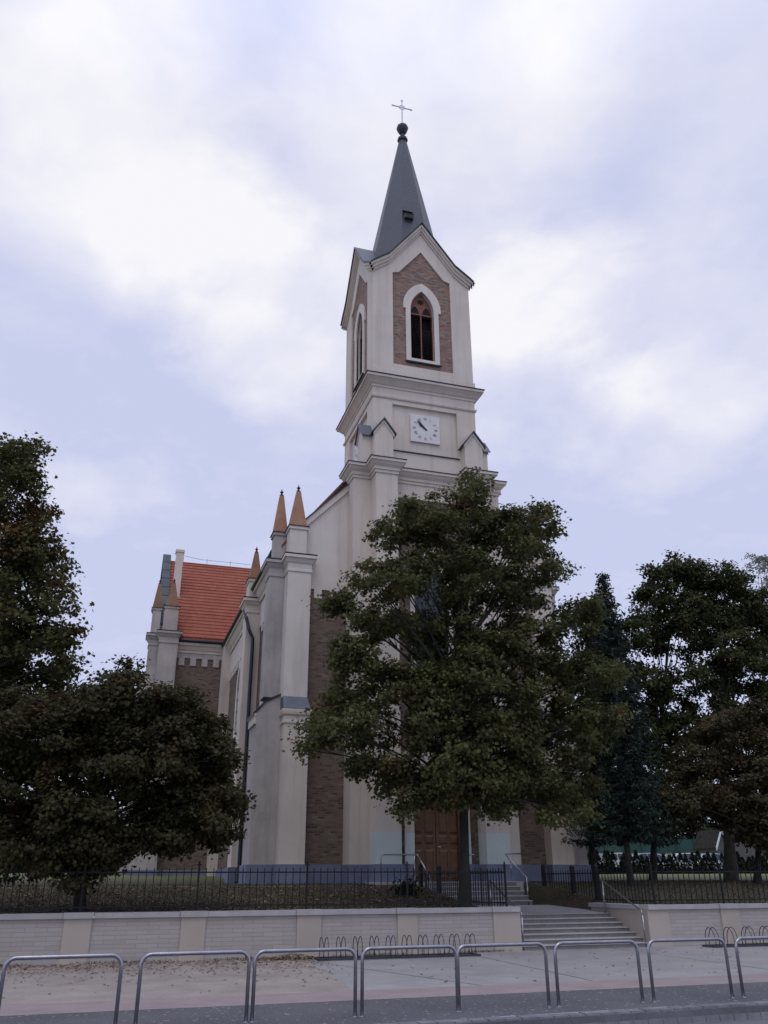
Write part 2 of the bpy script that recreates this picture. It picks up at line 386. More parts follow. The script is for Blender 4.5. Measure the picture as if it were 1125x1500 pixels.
def thing(name, loc, label, cat, group=None):
    o = bpy.data.objects.new(name, None); col.objects.link(o); o.location = loc; o['origin'] = tuple(loc)
    o.empty_display_size = .3
    return tag(o, label, cat, group)
def sub(mb, name, mats, part, smooth=False):     # a sub-part: child of a part mesh (parts sit at their thing's origin)
    return mb.build(name, mats, part, smooth=smooth)
def dup(root, delta, label=None, group=None):
    r = root.copy(); col.objects.link(r); r.location = Vector(root.location)+Vector(delta)
    if label: r['label'] = label
    if group: r['group'] = group
    for ch in root.children:
        c = ch.copy(); col.objects.link(c); c.parent = r
        for g in ch.children:
            d = g.copy(); col.objects.link(d); d.parent = c
    return r
def arch(hw, z0, zs, za, n=8, cx=0.0):           # pointed arch outline, left half bottom->apex (u,z)
    hh = za-zs; Rr = (hw*hw+hh*hh)/(2*hw)
    pts = [(cx-hw, z0), (cx-hw, zs)]
    a1 = math.asin(min(1, hh/Rr))
    for k in range(1, n+1):
        a = a1*k/n; pts.append((cx-hw+Rr-Rr*math.cos(a), zs+Rr*math.sin(a)))
    pts[-1] = (cx, za)
    return pts
def full_arch(*a, **k):
    l = arch(*a, **k); cx = k.get('cx', 0.0)
    return l + [(2*cx-u, z) for u, z in l[-2::-1]]

# ------------------------------------------------------------------ ground, road, pavements
def smooth(x): x = max(0, min(1, x)); return x*x*(3-2*x)
PX0, PX1 = 10.86, 14.92                          # path between the lower and upper steps
def path_z(y): return .80 + .03*(max(y, 24.9)-24.9)
def ground_z(x, y):
    z = .98 + .63*smooth((y-23.6)/8.0) + .55*smooth((y-36)/24)
    if y < 31:
        w = smooth((x-(PX0-.32))/.3)*smooth(((PX1+.32)-x)/.3)
        pz = path_z(y)-.06 if y < 29.0 else path_z(29.0)-.06
        if y < 25.2: pz = -.1 if y < 24.9 else .6
        z = z*(1-w) + min(pz, z)*w
    return z
def sheet(name, x0, x1, y0, y1, z, mat, nx=1, ny=1):
    mb = MB(); mb.poly([(x0,y0,z),(x1,y0,z),(x1,y1,z),(x0,y1,z)])
    return tag(mb.build(name, mat), kind='structure')
KS = .04                                          # the kerb is not quite parallel to the wall
ky = lambda x: 12.14+KS*(max(-14, min(26, x))-5.5)
mb = MB(); mb.poly([(-150,-120,-.19),(160,-120,-.19),(160,ky(26),-.19),(26,ky(26),-.19),(-14,ky(-14),-.19),(-150,ky(-14),-.19)]); tag(mb.build('road', 'road'), kind='structure')
mb = MB(); mb.poly([(-80,ky(-14)+.28,0),(-14,ky(-14)+.28,0),(26,ky(26)+.28,0),(90,ky(26)+.28,0),(90,14.75,0),(-80,14.75,0)]); tag(mb.build('pavement', 'asphalt'), kind='structure')
sheet('pavement', -80, 90, 14.75, 15.95, 0, 'pink')
gx0 = atz(457, 1411, 0).x; gx1 = atz(523, 1452, 0).x
mb = MB(); mb.poly([(-80,15.95,0),(gx1,15.95,0),(gx0,22.0,0),(gx0,23.0,0),(-80,23.0,0)]); tag(mb.build('footpath', 'gravel'), kind='structure')
mb = MB(); mb.poly([(gx1,15.95,0),(90,15.95,0),(90,23.0,0),(gx0,23.0,0),(gx0,22.0,0)]); tag(mb.build('footpath', 'concrete'), kind='structure')
mb = MB()                                        # sawn joints across the concrete
for (a, b) in (((gx0+.05,21.8),(gx0+1.9,15.95)), ((9.2,22.8),(9.0,15.95)), ((13.6,22.8),(13.5,15.95)), ((18,22.8),(18,15.95))):
    d = Vector((b[0]-a[0], b[1]-a[1], 0)).normalized(); nn = Vector((d.y, -d.x, 0))*.012
    A = Vector((*a, .004)); B = Vector((*b, .004)); mb.poly([A-nn, A+nn, B+nn, B-nn])
tag(mb.build('footpath_joint', 'road'), kind='structure')
mb = MB()
x = -14.0
while x < 26:
    mb.frustum(x+.003, x+.247, 12.13, 12.42, -.26, x+.009, x+.241, 12.19, 12.414, .004+random.uniform(-.006,.004)); x += .25
mb.box(-14, 26, 12.165, 12.41, -.26, -.02, 1)
mb.v = [Vector((p.x, p.y+KS*(p.x-5.5), p.z)) for p in mb.v]
tag(mb.build('kerb', ['kerb', 'road']), kind='structure')
# terrain behind the wall
xs = sorted(set([-220,-120,-70,-40,-25] + list(np.arange(-16, 9.6, .8)) + list(np.arange(9.6, 16.4, .16)) + list(np.arange(16.4, 40, 1.2)) + [45,60,80,120,220]))
ys = sorted(set(list(np.arange(23.05, 32, .3)) + list(np.arange(32, 70, 2)) + [75,90,120,200,400]))
vs = [(x_, y_, ground_z(x_, y_) + (random.uniform(-.012, .012) if y_ < 60 else 0)) for y_ in ys for x_ in xs]
nx = len(xs)
fs = [(j*nx+i, j*nx+i+1, (j+1)*nx+i+1, (j+1)*nx+i) for j in range(len(ys)-1) for i in range(nx-1)]
mb = MB(); mb.faces(vs, fs); o = mb.build('lawn', 'lawn', origin=(0, 0, 0), smooth=True); tag(o, kind='structure')
mb = MB()
mb.poly([(PX0,24.9,.80),(PX1,24.9,.80),(PX1,29.0,path_z(29)),(PX0,29.0,path_z(29))])
tag(mb.build('path', 'path'), kind='structure')
mb = MB(); mb.box(-20, 8.4, 30.1, 30.28, 1.2, 1.56); tag(mb.build('path_edging', 'nosing'), kind='structure')

# ------------------------------------------------------------------ retaining walls
WY = 22.9
def retaining_wall(name, x0, x1, pil, label, ret=None):
    t = thing(name, ((x0+x1)/2, WY+.2, 0), label, 'wall')
    cuts = [x0] + [c for p in pil for c in p] + [x1]
    mb = MB()
    for k in range(0, len(cuts), 2):
        if cuts[k+1]-cuts[k] > .05: mb.box(cuts[k], cuts[k+1], WY+.05, WY+.36, -.1, .93)
    mb.build('block_panel', 'wall_block', t)
    for a, b in pil:
        mb = MB(); mb.box(a, b, WY, WY+.36, -.1, .93); mb.build('pilaster', 'wall_pilaster', t)
    mb = MB(); c = [x0] + [(a+b)/2 for a, b in pil[1:-1]] + [x1]
    segs = []
    last = x0
    for a, b in pil:
        if a-.04 > last: segs.append((last, a-.04, 0))
        segs.append((max(a-.04, x0), min(b+.04, x1), .035)); last = b+.04
    if last < x1: segs.append((last, x1, 0))
    for a, b, d in segs:
        mb.box(a+.004, b-.004, WY-.02-d, WY+.42, .935, 1.05+d*.25)
    mb.build('coping', 'coping', t)
    return t
wl = retaining_wall('retaining_wall', -16.0, 10.92, [(-14.2,-13.6),(-11.45,-10.8),(-8.7,-8.1),(-6.0,-5.4),(-3.3,-2.65),(-.66,-.05),(2.0,2.58),(4.83,5.44),(7.46,8.0),(10.14,10.92)],
    'long white block wall with cream pilasters behind the ten hoop bicycle rack')
wr = retaining_wall('retaining_wall', 14.86, 36.0, [(14.86,15.55),(17.3,17.95),(20.1,20.7),(22.9,23.5),(25.7,26.3),(28.5,29.1),(31.3,31.9)],
    'white block wall with cream corner pilaster right of the lower steps')
mb = MB(); mb.box(14.86, 15.2, WY+.362, 26.0, -.1, .93); mb.build('cheek_wall', 'wall_pilaster', wr)
mb = MB(); mb.box(14.80, 15.24, WY+.424, 26.05, .936, 1.05); mb.build('coping', 'coping', wr)
mb = MB(); mb.box(10.58, 10.90, WY+.362, 25.2, -.1, .84); mb.build('cheek_wall', 'wall_pilaster', wl)

# ------------------------------------------------------------------ steps
t = thing('stone_steps', (12.9, 23.0, 0), 'lower flight of wide grey steps climbing from the pavement through the wall gap', 'steps')
for k in range(7):
    y0 = WY+.02+.33*k; mb = MB()
    mb.box(10.925, 14.855, y0+.035, 25.0, .1143*k, .1143*(k+1)-.022, 0)
    mb.box(10.925, 14.855, y0, 25.0, .1143*(k+1)-.020, .1143*(k+1)-.0015*(k == 6), 1)
    mb.build('step', ['step', 'nosing'], t)
t = thing('stone_steps', (12.5, 29.0, .9), 'upper flight of grey steps leading to the brown church door', 'steps')
for k in range(5):
    y0 = 29.0+.30*k; mb = MB()
    z0, z1 = .92+.148*k, .92+.148*(k+1)
    mb.box(10.85, 14.35, y0+.04, 30.6, z0-(.3 if k == 0 else 0), z1-.028, 0)
    mb.box(10.85, 14.35, y0, 30.6, z1-.026, z1-.0015*(k == 4), 1)
    mb.build('step', ['step', 'nosing'], t)
mb = MB(); mb.box(9.0, 14.8, 30.601, 31.60, 1.1, 1.662); mb.box(9.0, 10.848, 30.2, 30.60, 1.1, 1.662)
mb.build('landing', 'nosing', t)

# ------------------------------------------------------------------ handrails
def handrail(loc, parts, label, r=.024):
    t = thing('handrail', loc, label, 'handrail')
    for nm, pts in parts:
        mb = MB(); mb.tube(pts, r, 10); mb.build(nm, 'steel', t, smooth=True)
    return t
zl = 1.662
A = at(558, 1291, 30.35); B = at(612, 1252, 30.35); hz = B.z
handrail((A.x, 30.35, zl), [('rail', [(A.x,30.35,zl),(A.x,30.35,hz-.08),(A.x+.03,30.35,hz-.02),(A.x+.09,30.35,hz),(B.x-.08,30.35,hz),(B.x,30.33,hz-.02),(B.x,30.2,hz-.10),(B.x,29.1,hz-.78)]),
    ('post', [(B.x-.13,30.35,zl),(B.x-.13,30.35,hz-.02)]), ('post', [(B.x,29.12,.9),(B.x,29.12,hz-.78)])],
    'bent steel handrail at the left end of the church landing, ending beside the brown door')
A = at(740, 1250.5, 30.3); B = at(775, 1250.5, 30.3); hz = A.z; E_ = at(771.5, 1286, 29.05)
handrail((A.x, 30.3, zl), [('rail', [(B.x,30.3,hz),(A.x+.05,30.3,hz),(A.x,30.27,hz-.015),(A.x,30.15,hz-.09),(E_.x,29.05,E_.z)]),
    ('post', [(A.x+.19,30.3,zl),(A.x+.19,30.3,hz-.02)]), ('post', [(E_.x,29.05,.9),(E_.x,29.05,E_.z+.02)])],
    'steel handrail at the right end of the upper steps in front of the blue plinth')
A = at(677, 1251, 30.6); B = at(696, 1251, 30.6)
handrail((A.x, 30.6, zl), [('rail', [(A.x,30.6,A.z-.02),(B.x-.06,30.6,A.z-.02),(B.x,30.6,A.z-.045)]), ('post', [(A.x+.05,30.6,zl),(A.x+.05,30.6,A.z-.03)])],
    'short dark handrail stub showing just right of the middle maple trunk', .02)
for X, lab in ((14.72, 'sloping steel handrail on the right side of the lower steps by the dark cheek wall'),
               (10.99, 'sloping steel handrail on the left side of the lower steps at the wall end')):
    top = Vector((X, 24.95, 1.71)); bot = Vector((X, 22.98, .90))
    handrail((X, 24, 0), [('rail', [top+Vector((0,.03,-.06)), top, top*.03+bot*.97, bot, bot+Vector((0,-.03,-.09))]),
        ('post', [(X,24.95,.80),(X,24.95,1.70)]), ('post', [(X,22.955,0),(X,22.955,.83)])], lab)

# ------------------------------------------------------------------ iron fences
def fence(name, pts, label, post_at=None, thick=(), gate=None, z0f=None, hpost=1.05, cat='fence'):
    """pts: plan polyline; a bay between each pair of points, posts at the points"""
    c = Vector((sum(p[0] for p in pts)/len(pts), sum(p[1] for p in pts)/len(pts)))
    t = thing(name, (c.x, c.y, 1.0), label, cat)
    zf = z0f or (lambda x, y: 1.05)
    for i, p in enumerate(pts):
        if post_at is not None and i not in post_at: continue
        z = zf(*p); w = .06 if i in thick else .022
        mb = MB(); mb.box(p[0]-w, p[0]+w, p[1]-w, p[1]+w, z-.02, z+hpost+(.03 if i in thick else .02))
        if i in thick: mb.frustum(p[0]-w-.01, p[0]+w+.01, p[1]-w-.01, p[1]+w+.01, z+hpost+.03, p[0]-.02, p[0]+.02, p[1]-.02, p[1]+.02, z+hpost+.09)
        else:
            mb.lathe((p[0], p[1]), [(.012,z+hpost+.02),(.032,z+hpost+.05),(.012,z+hpost+.085)], 8)
            mb.box(p[0]-.065, p[0]+.065, p[1]-.012, p[1]+.012, z+hpost-.012, z+hpost+.012)
        mb.build('post', 'iron', t)
    for a, b in zip(pts, pts[1:]):
        A = Vector(a); B = Vector(b); d = B-A; ln = d.length; u = d/ln; nrm_ = Vector((-u.y, u.x))
        za, zb = zf(*a), zf(*b)
        mb = MB()
        for h in (.10, .86):
            q = [A+nrm_*.012, A-nrm_*.012, B-nrm_*.012, B+nrm_*.012]; zz = [za, za, zb, zb]
            lo = [(q[k].x, q[k].y, zz[k]+h) for k in range(4)]; hi = [(q[k].x, q[k].y, zz[k]+h+.032) for k in range(4)]
            mb.faces(lo+hi, [(0,3,2,1),(4,5,6,7),(0,1,5,4),(1,2,6,5),(2,3,7,6),(3,0,4,7)])
        n = max(2, int(round(ln/.178)))
        for k in range(1, n):
            p = A+u*(ln*k/n); z = za+(zb-za)*k/n; w = .0095
            mb.box(p.x-w, p.x+w, p.y-w, p.y+w, z+.02, z+.98)
        mb.build('picket_panel', 'iron', t)
    return t
FY = 23.16
fence('iron_fence', [(x_, FY) for x_ in (-16.5,-13.9,-11.15,-8.4,-5.7,-2.95,-.35,2.35,5.1,7.82,10.66)],
      'long black iron picket fence standing on the white wall behind the ten hoop bicycle rack')
zr = lambda x, y: 1.05 if y < 23.4 else ground_z(x+(.6 if x > 13 else -.6), y)-.06
zret = lambda x, y: 1.03
fence('iron_fence', [(10.66, FY+.05), (10.62, 25.7), (10.62, 28.2)], 'black iron picket fence running back from the wall end left of the path',
      post_at=(1, 2), thick=(2,), z0f=zret)
fence('iron_gate', [(10.62, 28.32), (10.62, 29.75), (10.62, 29.98)], 'small iron side gate between two thick posts left of the path', post_at=(2,), thick=(2,), z0f=zret, hpost=1.12, cat='gate')
fence('iron_fence', [(x_, FY) for x_ in (15.3,17.65,20.4,23.2,26.0,28.8,31.6,34.4)],
      'black iron picket fence standing on the white wall beside the five hoop bicycle rack')
fence('iron_fence', [(15.3, FY+.05), (15.26, 26.2), (15.26, 27.75)], 'black iron picket fence running back along the right side of the path behind the coping',
      post_at=(1, 2), thick=(1, 2), z0f=zret)
fence('iron_gate', [(15.26, 27.87), (15.26, 29.6), (15.26, 29.85)], 'small iron side gate between two thick posts right of the path by the church corner', post_at=(2,), thick=(2,), z0f=zret, hpost=1.12, cat='gate')

# ------------------------------------------------------------------ guard rails at the kerb
def guard_rail(w):
    t = thing('guard_rail', (0, 13.0, 0), 'x', 'railing', 'steel hoop railings along the kerb')
    h = .845; r = .026; c = .13; pts = [(0,13,-.02),(0,13,h-c)]
    for k in range(1, 6):
        a = math.pi/2*k/6; pts.append((c-c*math.cos(a), 13, h-c+c*math.sin(a)))
    top = pts[-1]
    right = [(w-p[0], 13, p[2]) for p in pts[::-1]]
    mb = MB(); mb.tube(pts+[(c,13,h),(w-c,13,h)]+right, r, 12); mb.build('hoop', 'steel', t, smooth=True)
    for xx in (0, w):
        mb = MB(); mb.lathe((xx, 13.0), [(.042,0),(.042,.005),(.031,.010),(.030,.02)], 14); mb.build('foot_collar', 'steel', t)
    return t
g0 = guard_rail(1.43)
starts = [-4.1,-2.62,-1.02,.66,2.17,3.70,5.15,6.74,8.37,10.01,11.6,13.2]
nm = ['', 'cut by the left picture edge', 'first whole one from the left', 'second whole one from the left',
      'third whole one, before the red leaf heap', 'fourth whole one, before the ten hoop rack', 'fifth whole one, before the wall end',
      'sixth whole one, before the lower steps', 'seventh whole one, before the cream corner pilaster', 'cut by the right picture edge', '', '']
for i, s in enumerate(starts[1:10]):
    lab = 'steel tube railing hoop at the kerb, ' + nm[i+1]
    if i == 0: g0.location = (s, 13.0, 0); g0['label'] = lab; first = g0
    else: dup(first, (s-starts[1], 0, 0), lab)

# ------------------------------------------------------------------ bicycle racks
def bike_rack(x0, x1, n, y, label):
    t = thing('bicycle_rack', ((x0+x1)/2, y, 0), label, 'bicycle rack')
    mb = MB()
    mb.box(x0-.05, x1+.05, y-.24, y-.20, .01, .055); mb.box(x0-.05, x1+.05, y+.22, y+.26, .01, .055)
    for xx in (x0-.05, x1+.01): mb.box(xx, xx+.04, y-.199, y+.219, .012, .05)
    mb.build('base_frame', 'rack_steel', t)
    for k in range(n):
        cx = x0+.12+(x1-x0-.24)*k/(n-1)
        for dx in (-.055, .055):
            pts = []
            for a in range(0, 13):
                th = math.pi*a/12
                pts.append((cx+dx+(.012 if dx > 0 else -.012)*math.sin(th), y+.01-.22*math.cos(th), .16+.33*math.sin(th)))
            pts = [(cx+dx, y-.21, .05)] + pts + [(cx+dx, y+.23, .05)]
            mb = MB(); mb.tube(pts, .010, 8); mb.build('hoop', 'rack_steel', t, smooth=True)
    return t
a = at(464, 1405, 21.9); b = at(699, 1402, 21.9)
bike_rack(a.x+.05, b.x-.05, 10, 21.9, 'bicycle rack of ten narrow hoop pairs standing before the long wall')
a = at(1037, 1384, 22.2); bike_rack(a.x+.05, a.x+4.5, 8, 22.2, 'bicycle rack of wide looking hoop pairs before the right hand wall')

# ------------------------------------------------------------------ the church
TX, TY = 11.85, 34.15
G0 = 1.62
church = thing('church', (TX, TY, G0), 'white and brick gothic church with clock tower and dark pointed spire', 'church')
def P(mb, name, mats, **k): return mb.build(name, mats, church, **k)
def side(k):                                     # local (u, v, z): front is v negative; k quarter turns
    c, s = round(math.cos(k*math.pi/2)), round(math.sin(k*math.pi/2))
    return lambda p: Vector((TX+c*p.x-s*p.y, TY+s*p.x+c*p.y, p.z))
def tmb(k=0): mb = MB(); mb.tr = side(k); return mb
def arch_hole(mb, outer_left, inner_left, v0, v1, m=0):
    """plate v0..v1 with a hole, both outlines given as left halves bottom->top (u,z); mirrored"""
    for sgn in (1, -1):
        ol = [(sgn*u, v0, z) for u, z in outer_left]; il = [(sgn*u, v0, z) for u, z in inner_left]
        poly = ol + il[::-1]
        mb.ext(poly, (0, v1-v0, 0), m, skip=lambda p, q: abs(p.x) < 1e-6 and abs(q.x) < 1e-6)

# --- tower, lower stage
HW = 2.62
mb = tmb(); mb.box(-HW, HW, -2.25, HW, G0, 18.2); mb.box(-HW, -1.66, -HW, -2.251, G0, 17.6); mb.box(1.66, HW, -HW, -2.251, G0, 17.6); mb.box(-1.66, 1.66, -HW, -2.251, 17.0, 17.6)
tower = P(mb, 'tower_wall', 'plaster')
door_o = arch(.92, G0, 4.5, 6.15)
mb = tmb(); win_o = arch(.72, 9.2, 12.6, 14.3)
# brick wall between the front buttresses: lower piece round the door, upper piece round the window
arch_hole(mb, [(-.92,G0),(-1.659,G0),(-1.659,8.0),(0,8.0)], [(-.92,G0)]+door_o[1:], -2.60, -2.252)
arch_hole(mb, [(0,8.001),(-1.659,8.001),(-1.659,16.99),(0,16.99)], [(0,9.2)]+win_o, -2.60, -2.252)
sub(mb, 'brick_panel', 'brick', tower)
mb = tmb()
so_ = [(-1.30,G0+.05),(-1.30,6.0),(0,7.35)]
arch_hole(mb, [(-.93,G0+.05)]+so_, [(-.93,G0+.05)]+[(u*1.0-.01 if u < 0 else u, z) for u, z in door_o[1:]], -2.72, -2.601)
portal = P(mb, 'door_surround', 'plaster')
for sgn in (1, -1):
    mb = tmb(); mb.ext([(sgn*1.302,-2.73,2.26),(sgn*.935,-2.73,2.26),(sgn*.935,-2.73,3.32),(sgn*1.302,-2.73,3.32)], (0,.12,0))
    sub(mb, 'painted_patch', 'turquoise', portal)
mb = tmb()
for sgn in (1, -1): mb.ext([(sgn*1.45,-2.80,5.75),(sgn*1.45,-2.80,6.02),(0,-2.80,7.62),(0,-2.80,7.25)], (0,.2,0), skip=lambda p, q: abs(p.x) < 1e-6 and abs(q.x) < 1e-6)
sub(mb, 'portal_hood', 'plaster_white', portal)
# door
for sgn in (-1, 1):
    mb = tmb(); x0, x1 = sorted((sgn*.012, sgn*.93))
    mb.box(x0, x1, -2.46, -2.40, G0+.04, 4.5)
    leaf = P(mb, 'door', 'door_wood')
    if sgn < 0: leaf['label'] = 'left leaf of the brown double door'
    for z0, z1 in ((1.75, 2.75), (2.95, 3.25), (3.32, 4.42)):
        for xa, xb in ((.10, .46), (.53, .88)):
            mb = tmb(); a_, b_ = sorted((sgn*xa, sgn*xb))
            mb.frustum(a_, b_, z0, z1, 0, a_+.06, b_-.06, z0+.06, z1-.06, .04)
            mb.v = [side(0)(Vector((p.x-TX, -2.46-p.z, p.y-TY))) for p in mb.v]
            sub(mb, 'panel', 'door_wood', leaf)
    if sgn > 0:
        mb = tmb(); mb.tube([(.07,-2.47,2.85),(.07,-2.53,2.85),(.17,-2.53,2.85)], .014, 8); sub(mb, 'handle', 'pale_metal', leaf)
mb = tmb(); mb.box(-.93, .93, -2.47, -2.39, 4.501, 4.66)
fan = full_arch(.92, 4.661, 4.661, 6.12); mb.ext([(u, -2.44, z) for u, z in fan], (0, .04, 0)); P(mb, 'transom', 'door_wood')
# tower window above the door
mb = tmb(); arch_hole(mb, [(0,9.0)]+arch(.92, 9.0, 12.7, 14.75), [(0,9.2)]+win_o, -2.66, -2.45)
tw = P(mb, 'window', 'plaster_white')
mb = tmb(); mb.ext([(u,-2.40,z) for u, z in full_arch(.73, 9.2, 12.6, 14.3)], (0,.03,0)); sub(mb, 'pane', 'glass', tw)
mb = tmb(); mb.box(-.03, .03, -2.45, -2.405, 9.2, 14.2)
for z in (10.1, 11.0, 11.9, 12.8): mb.box(-.7, -.031, -2.44, -2.405, z, z+.04); mb.box(.031, .7, -2.44, -2.405, z, z+.04)
sub(mb, 'glazing_bar', 'panel_metal', tw)
# buttresses (front pair, and one on each flank), painted patch, plinth, gabled caps
def buttress(k, sgn, patch):
    mb = tmb(k); a, b = sorted((sgn*1.65, sgn*2.60))
    mb.box(a, b, -3.38, -HW, 3.32 if patch else 2.24, 17.62)
    if patch: mb.box(a, b, -3.38, -HW, 2.24, 3.32, 1)
    bt = P(mb, 'buttress', ['plaster', 'turquoise'])
    mb = tmb(k); mb.box(a-.06, b+.06, -3.45, -HW-.001, G0-.3, 2.24); sub(mb, 'plinth', 'blue', bt)
    # small gabled cap standing above the cornice
    a2, b2 = sorted((sgn*1.70, sgn*2.56)); c_ = (a2+b2)/2
    mb = tmb(k); mb.ext([(a2,-2.98,18.28),(b2,-2.98,18.28),(b2,-2.98,19.85),(c_,-2.98,20.45),(a2,-2.98,19.85)], (0,.56,0))
    mb.ext([(a2-.05,-3.02,19.62),(a2-.05,-3.02,19.76),(c_,-3.02,20.44),(b2+.05,-3.02,19.76),(b2+.05,-3.02,19.62),(c_,-3.02,20.28)], (0,.039,0))
    cap = sub(mb, 'gabled_cap', 'plaster', bt)
    mb = tmb(k)
    for q in (-1, 1):
        e0 = (a2-.13 if q < 0 else b2+.13); z_e = 19.72
        mb.ext([(c_,-3.10,20.46),(e0,-3.10,z_e),(e0,-3.10,z_e+.05),(c_,-3.10,20.53)], (0,.70,0))
    sub(mb, 'cap_roof', 'metal_roof', bt)
for k, sgn in ((0,-1),(0,1),(3,1),(1,-1)): buttress(k, sgn, k == 0)
CP1 = [(-HW,-1.60),(-3.38,-1.60),(-3.38,-2.60),(-2.60,-2.60),(-2.60,-3.38),(-1.65,-3.38),(-1.65,-HW),(1.65,-HW),(1.65,-3.38),(2.60,-3.38),(2.60,-2.60),(3.38,-2.60),(3.38,-1.60),(HW,-1.60)]
mb = tmb(); mb.sweep(CP1, [(-.05,17.60),(.05,17.60),(.05,17.72),(.10,17.74),(.10,17.86),(.20,17.96),(.27,18.08),(.31,18.08),(.31,18.20),(-.05,18.20)])
P(mb, 'cornice', 'plaster')
mb = tmb(); mb.sweep(CP1, [(-.05,18.202),(.34,18.202),(.34,18.235),(-.02,18.38)]); mb.box(-HW, HW, -HW, HW, 18.205, 18.27); P(mb, 'cornice_flashing', 'flashing')
mb = MB(); mb.tr = side(0); mb.sweep([(-1.65,-HW),(1.65,-HW)], [(-.02,16.9),(.03,16.9),(.03,17.0),(-.02,17.0)]); P(mb, 'panel_head', 'plaster')
# plinth of the tower front wall and flanks
for sgn in (-1, 1):
    a, b = sorted((sgn*.93, sgn*1.588)); mb = tmb(); mb.box(a, b, -2.78, -2.60, G0-.3, 2.25); P(mb, 'plinth', 'blue')
# dark notice plaque on the right buttress
mb = tmb(); mb.box(2.02, 2.52, -3.42, -3.382, 3.92, 4.75); pq = P(mb, 'plaque', 'clock_black')

# --- clock stage
mb = tmb(); mb.box(-2.36, 2.36, -2.36, 2.36, 18.27, 22.45)
cs = P(mb, 'clock_stage_wall', 'plaster')
for k in range(4):
    mb = tmb(k); e = 2.5 if k % 2 == 0 else 2.36
    mb.box(-e, -1.57, -2.5, -2.36, 18.28, 22.45); mb.box(1.57, e, -2.5, -2.36, 18.28, 22.45)
    mb.box(-1.57, 1.57, -2.5, -2.36, 21.63, 22.45); mb.box(-1.57, 1.57, -2.5, -2.36, 18.28, 19.22)
    sub(mb, 'recess_frame', 'plaster', cs)
    mb = tmb(k); mb.box(-1.62, 1.62, -2.56, -2.361, 19.221, 19.26); sub(mb, 'sill', 'flashing', cs)
CP2 = [(2.5,2.5),(-2.5,2.5),(-2.5,-2.5),(2.5,-2.5)]
mb = tmb(); mb.sweep(CP2, [(-.05,21.86),(.05,21.86),(.08,21.92),(.08,21.96),(-.05,21.97)], closed=True)
mb.sweep(CP2, [(-.05,22.42),(.04,22.42),(.04,22.52),(.10,22.56),(.18,22.66),(.30,22.78),(.36,22.80),(.36,22.92),(-.05,22.93)], closed=True)
P(mb, 'cornice', 'plaster')
mb = tmb(); mb.sweep(CP2, [(-.2,22.925),(.40,22.925),(.40,22.96),(-.2,23.08)], closed=True); P(mb, 'cornice_flashing', 'flashing')
# clock on the front and on the left flank
def clock(k):
    mb = tmb(k); mb.box(-.70, .70, -2.47, -2.355, 19.88, 21.28); ck = P(mb, 'clock', 'clock_white')
    ring = tmb(k); cz = 20.58
    mbn = tmb(k)
    rom = ['XII','I','II','III','IIII','V','VI','VII','VIII','IX','X','XI']
    def bar(x0, z0, x1, z1, w, ang, r):
        ca, sa = math.cos(ang), math.sin(ang)
        dx, dz = x1-x0, z1-z0; l = math.hypot(dx, dz); nx_, nz_ = -dz/l*w/2, dx/l*w/2
        q = [(x0+nx_, z0+nz_), (x0-nx_, z0-nz_), (x1-nx_, z1-nz_), (x1+nx_, z1+nz_)]
        mbn.poly([(sa*(r+b)+ca*a, -2.475, cz+ca*(r+b)-sa*a) for a, b in q])
    for i, s in enumerate(rom):
        ang = 2*math.pi*i/12; w = {'I': .04, 'V': .09, 'X': .09}; tot = sum(w[c] for c in s)*.85; x = -tot/2
        for c in s:
            cw = w[c]*.85
            if c == 'I': bar(x+cw/2, -.075, x+cw/2, .075, .017, ang, .52)
            elif c == 'V': bar(x, .075, x+cw/2, -.075, .02, ang, .52); bar(x+cw, .075, x+cw/2, -.075, .012, ang, .52)
            else: bar(x, .075, x+cw, -.075, .02, ang, .52); bar(x+cw, .075, x, -.075, .012, ang, .52)
            x += cw
    sub(mbn, 'numerals', 'clock_grey', ck)
    for ln, w, hr, v in ((.56, .055, 10.52, -2.515), (.38, .085, 10.30, -2.495)):
        a_ = 2*math.pi*((hr if ln < .5 else hr)/12); ca, sa = math.cos(a_), math.sin(a_)
        prof = [(-w*.4,-.10),(w*.4,-.10),(w*.55,ln*.55),(w*1.0,ln*.68),(0,ln),(-w*1.0,ln*.68),(-w*.55,ln*.55)]
        hb = tmb(k); hb.ext([(sa*b+ca*a, v, cz+ca*b-sa*a) for a, b in prof], (0,.012,0)); sub(hb, 'clock_hand', 'clock_black', ck)
clock(0); clock(3)

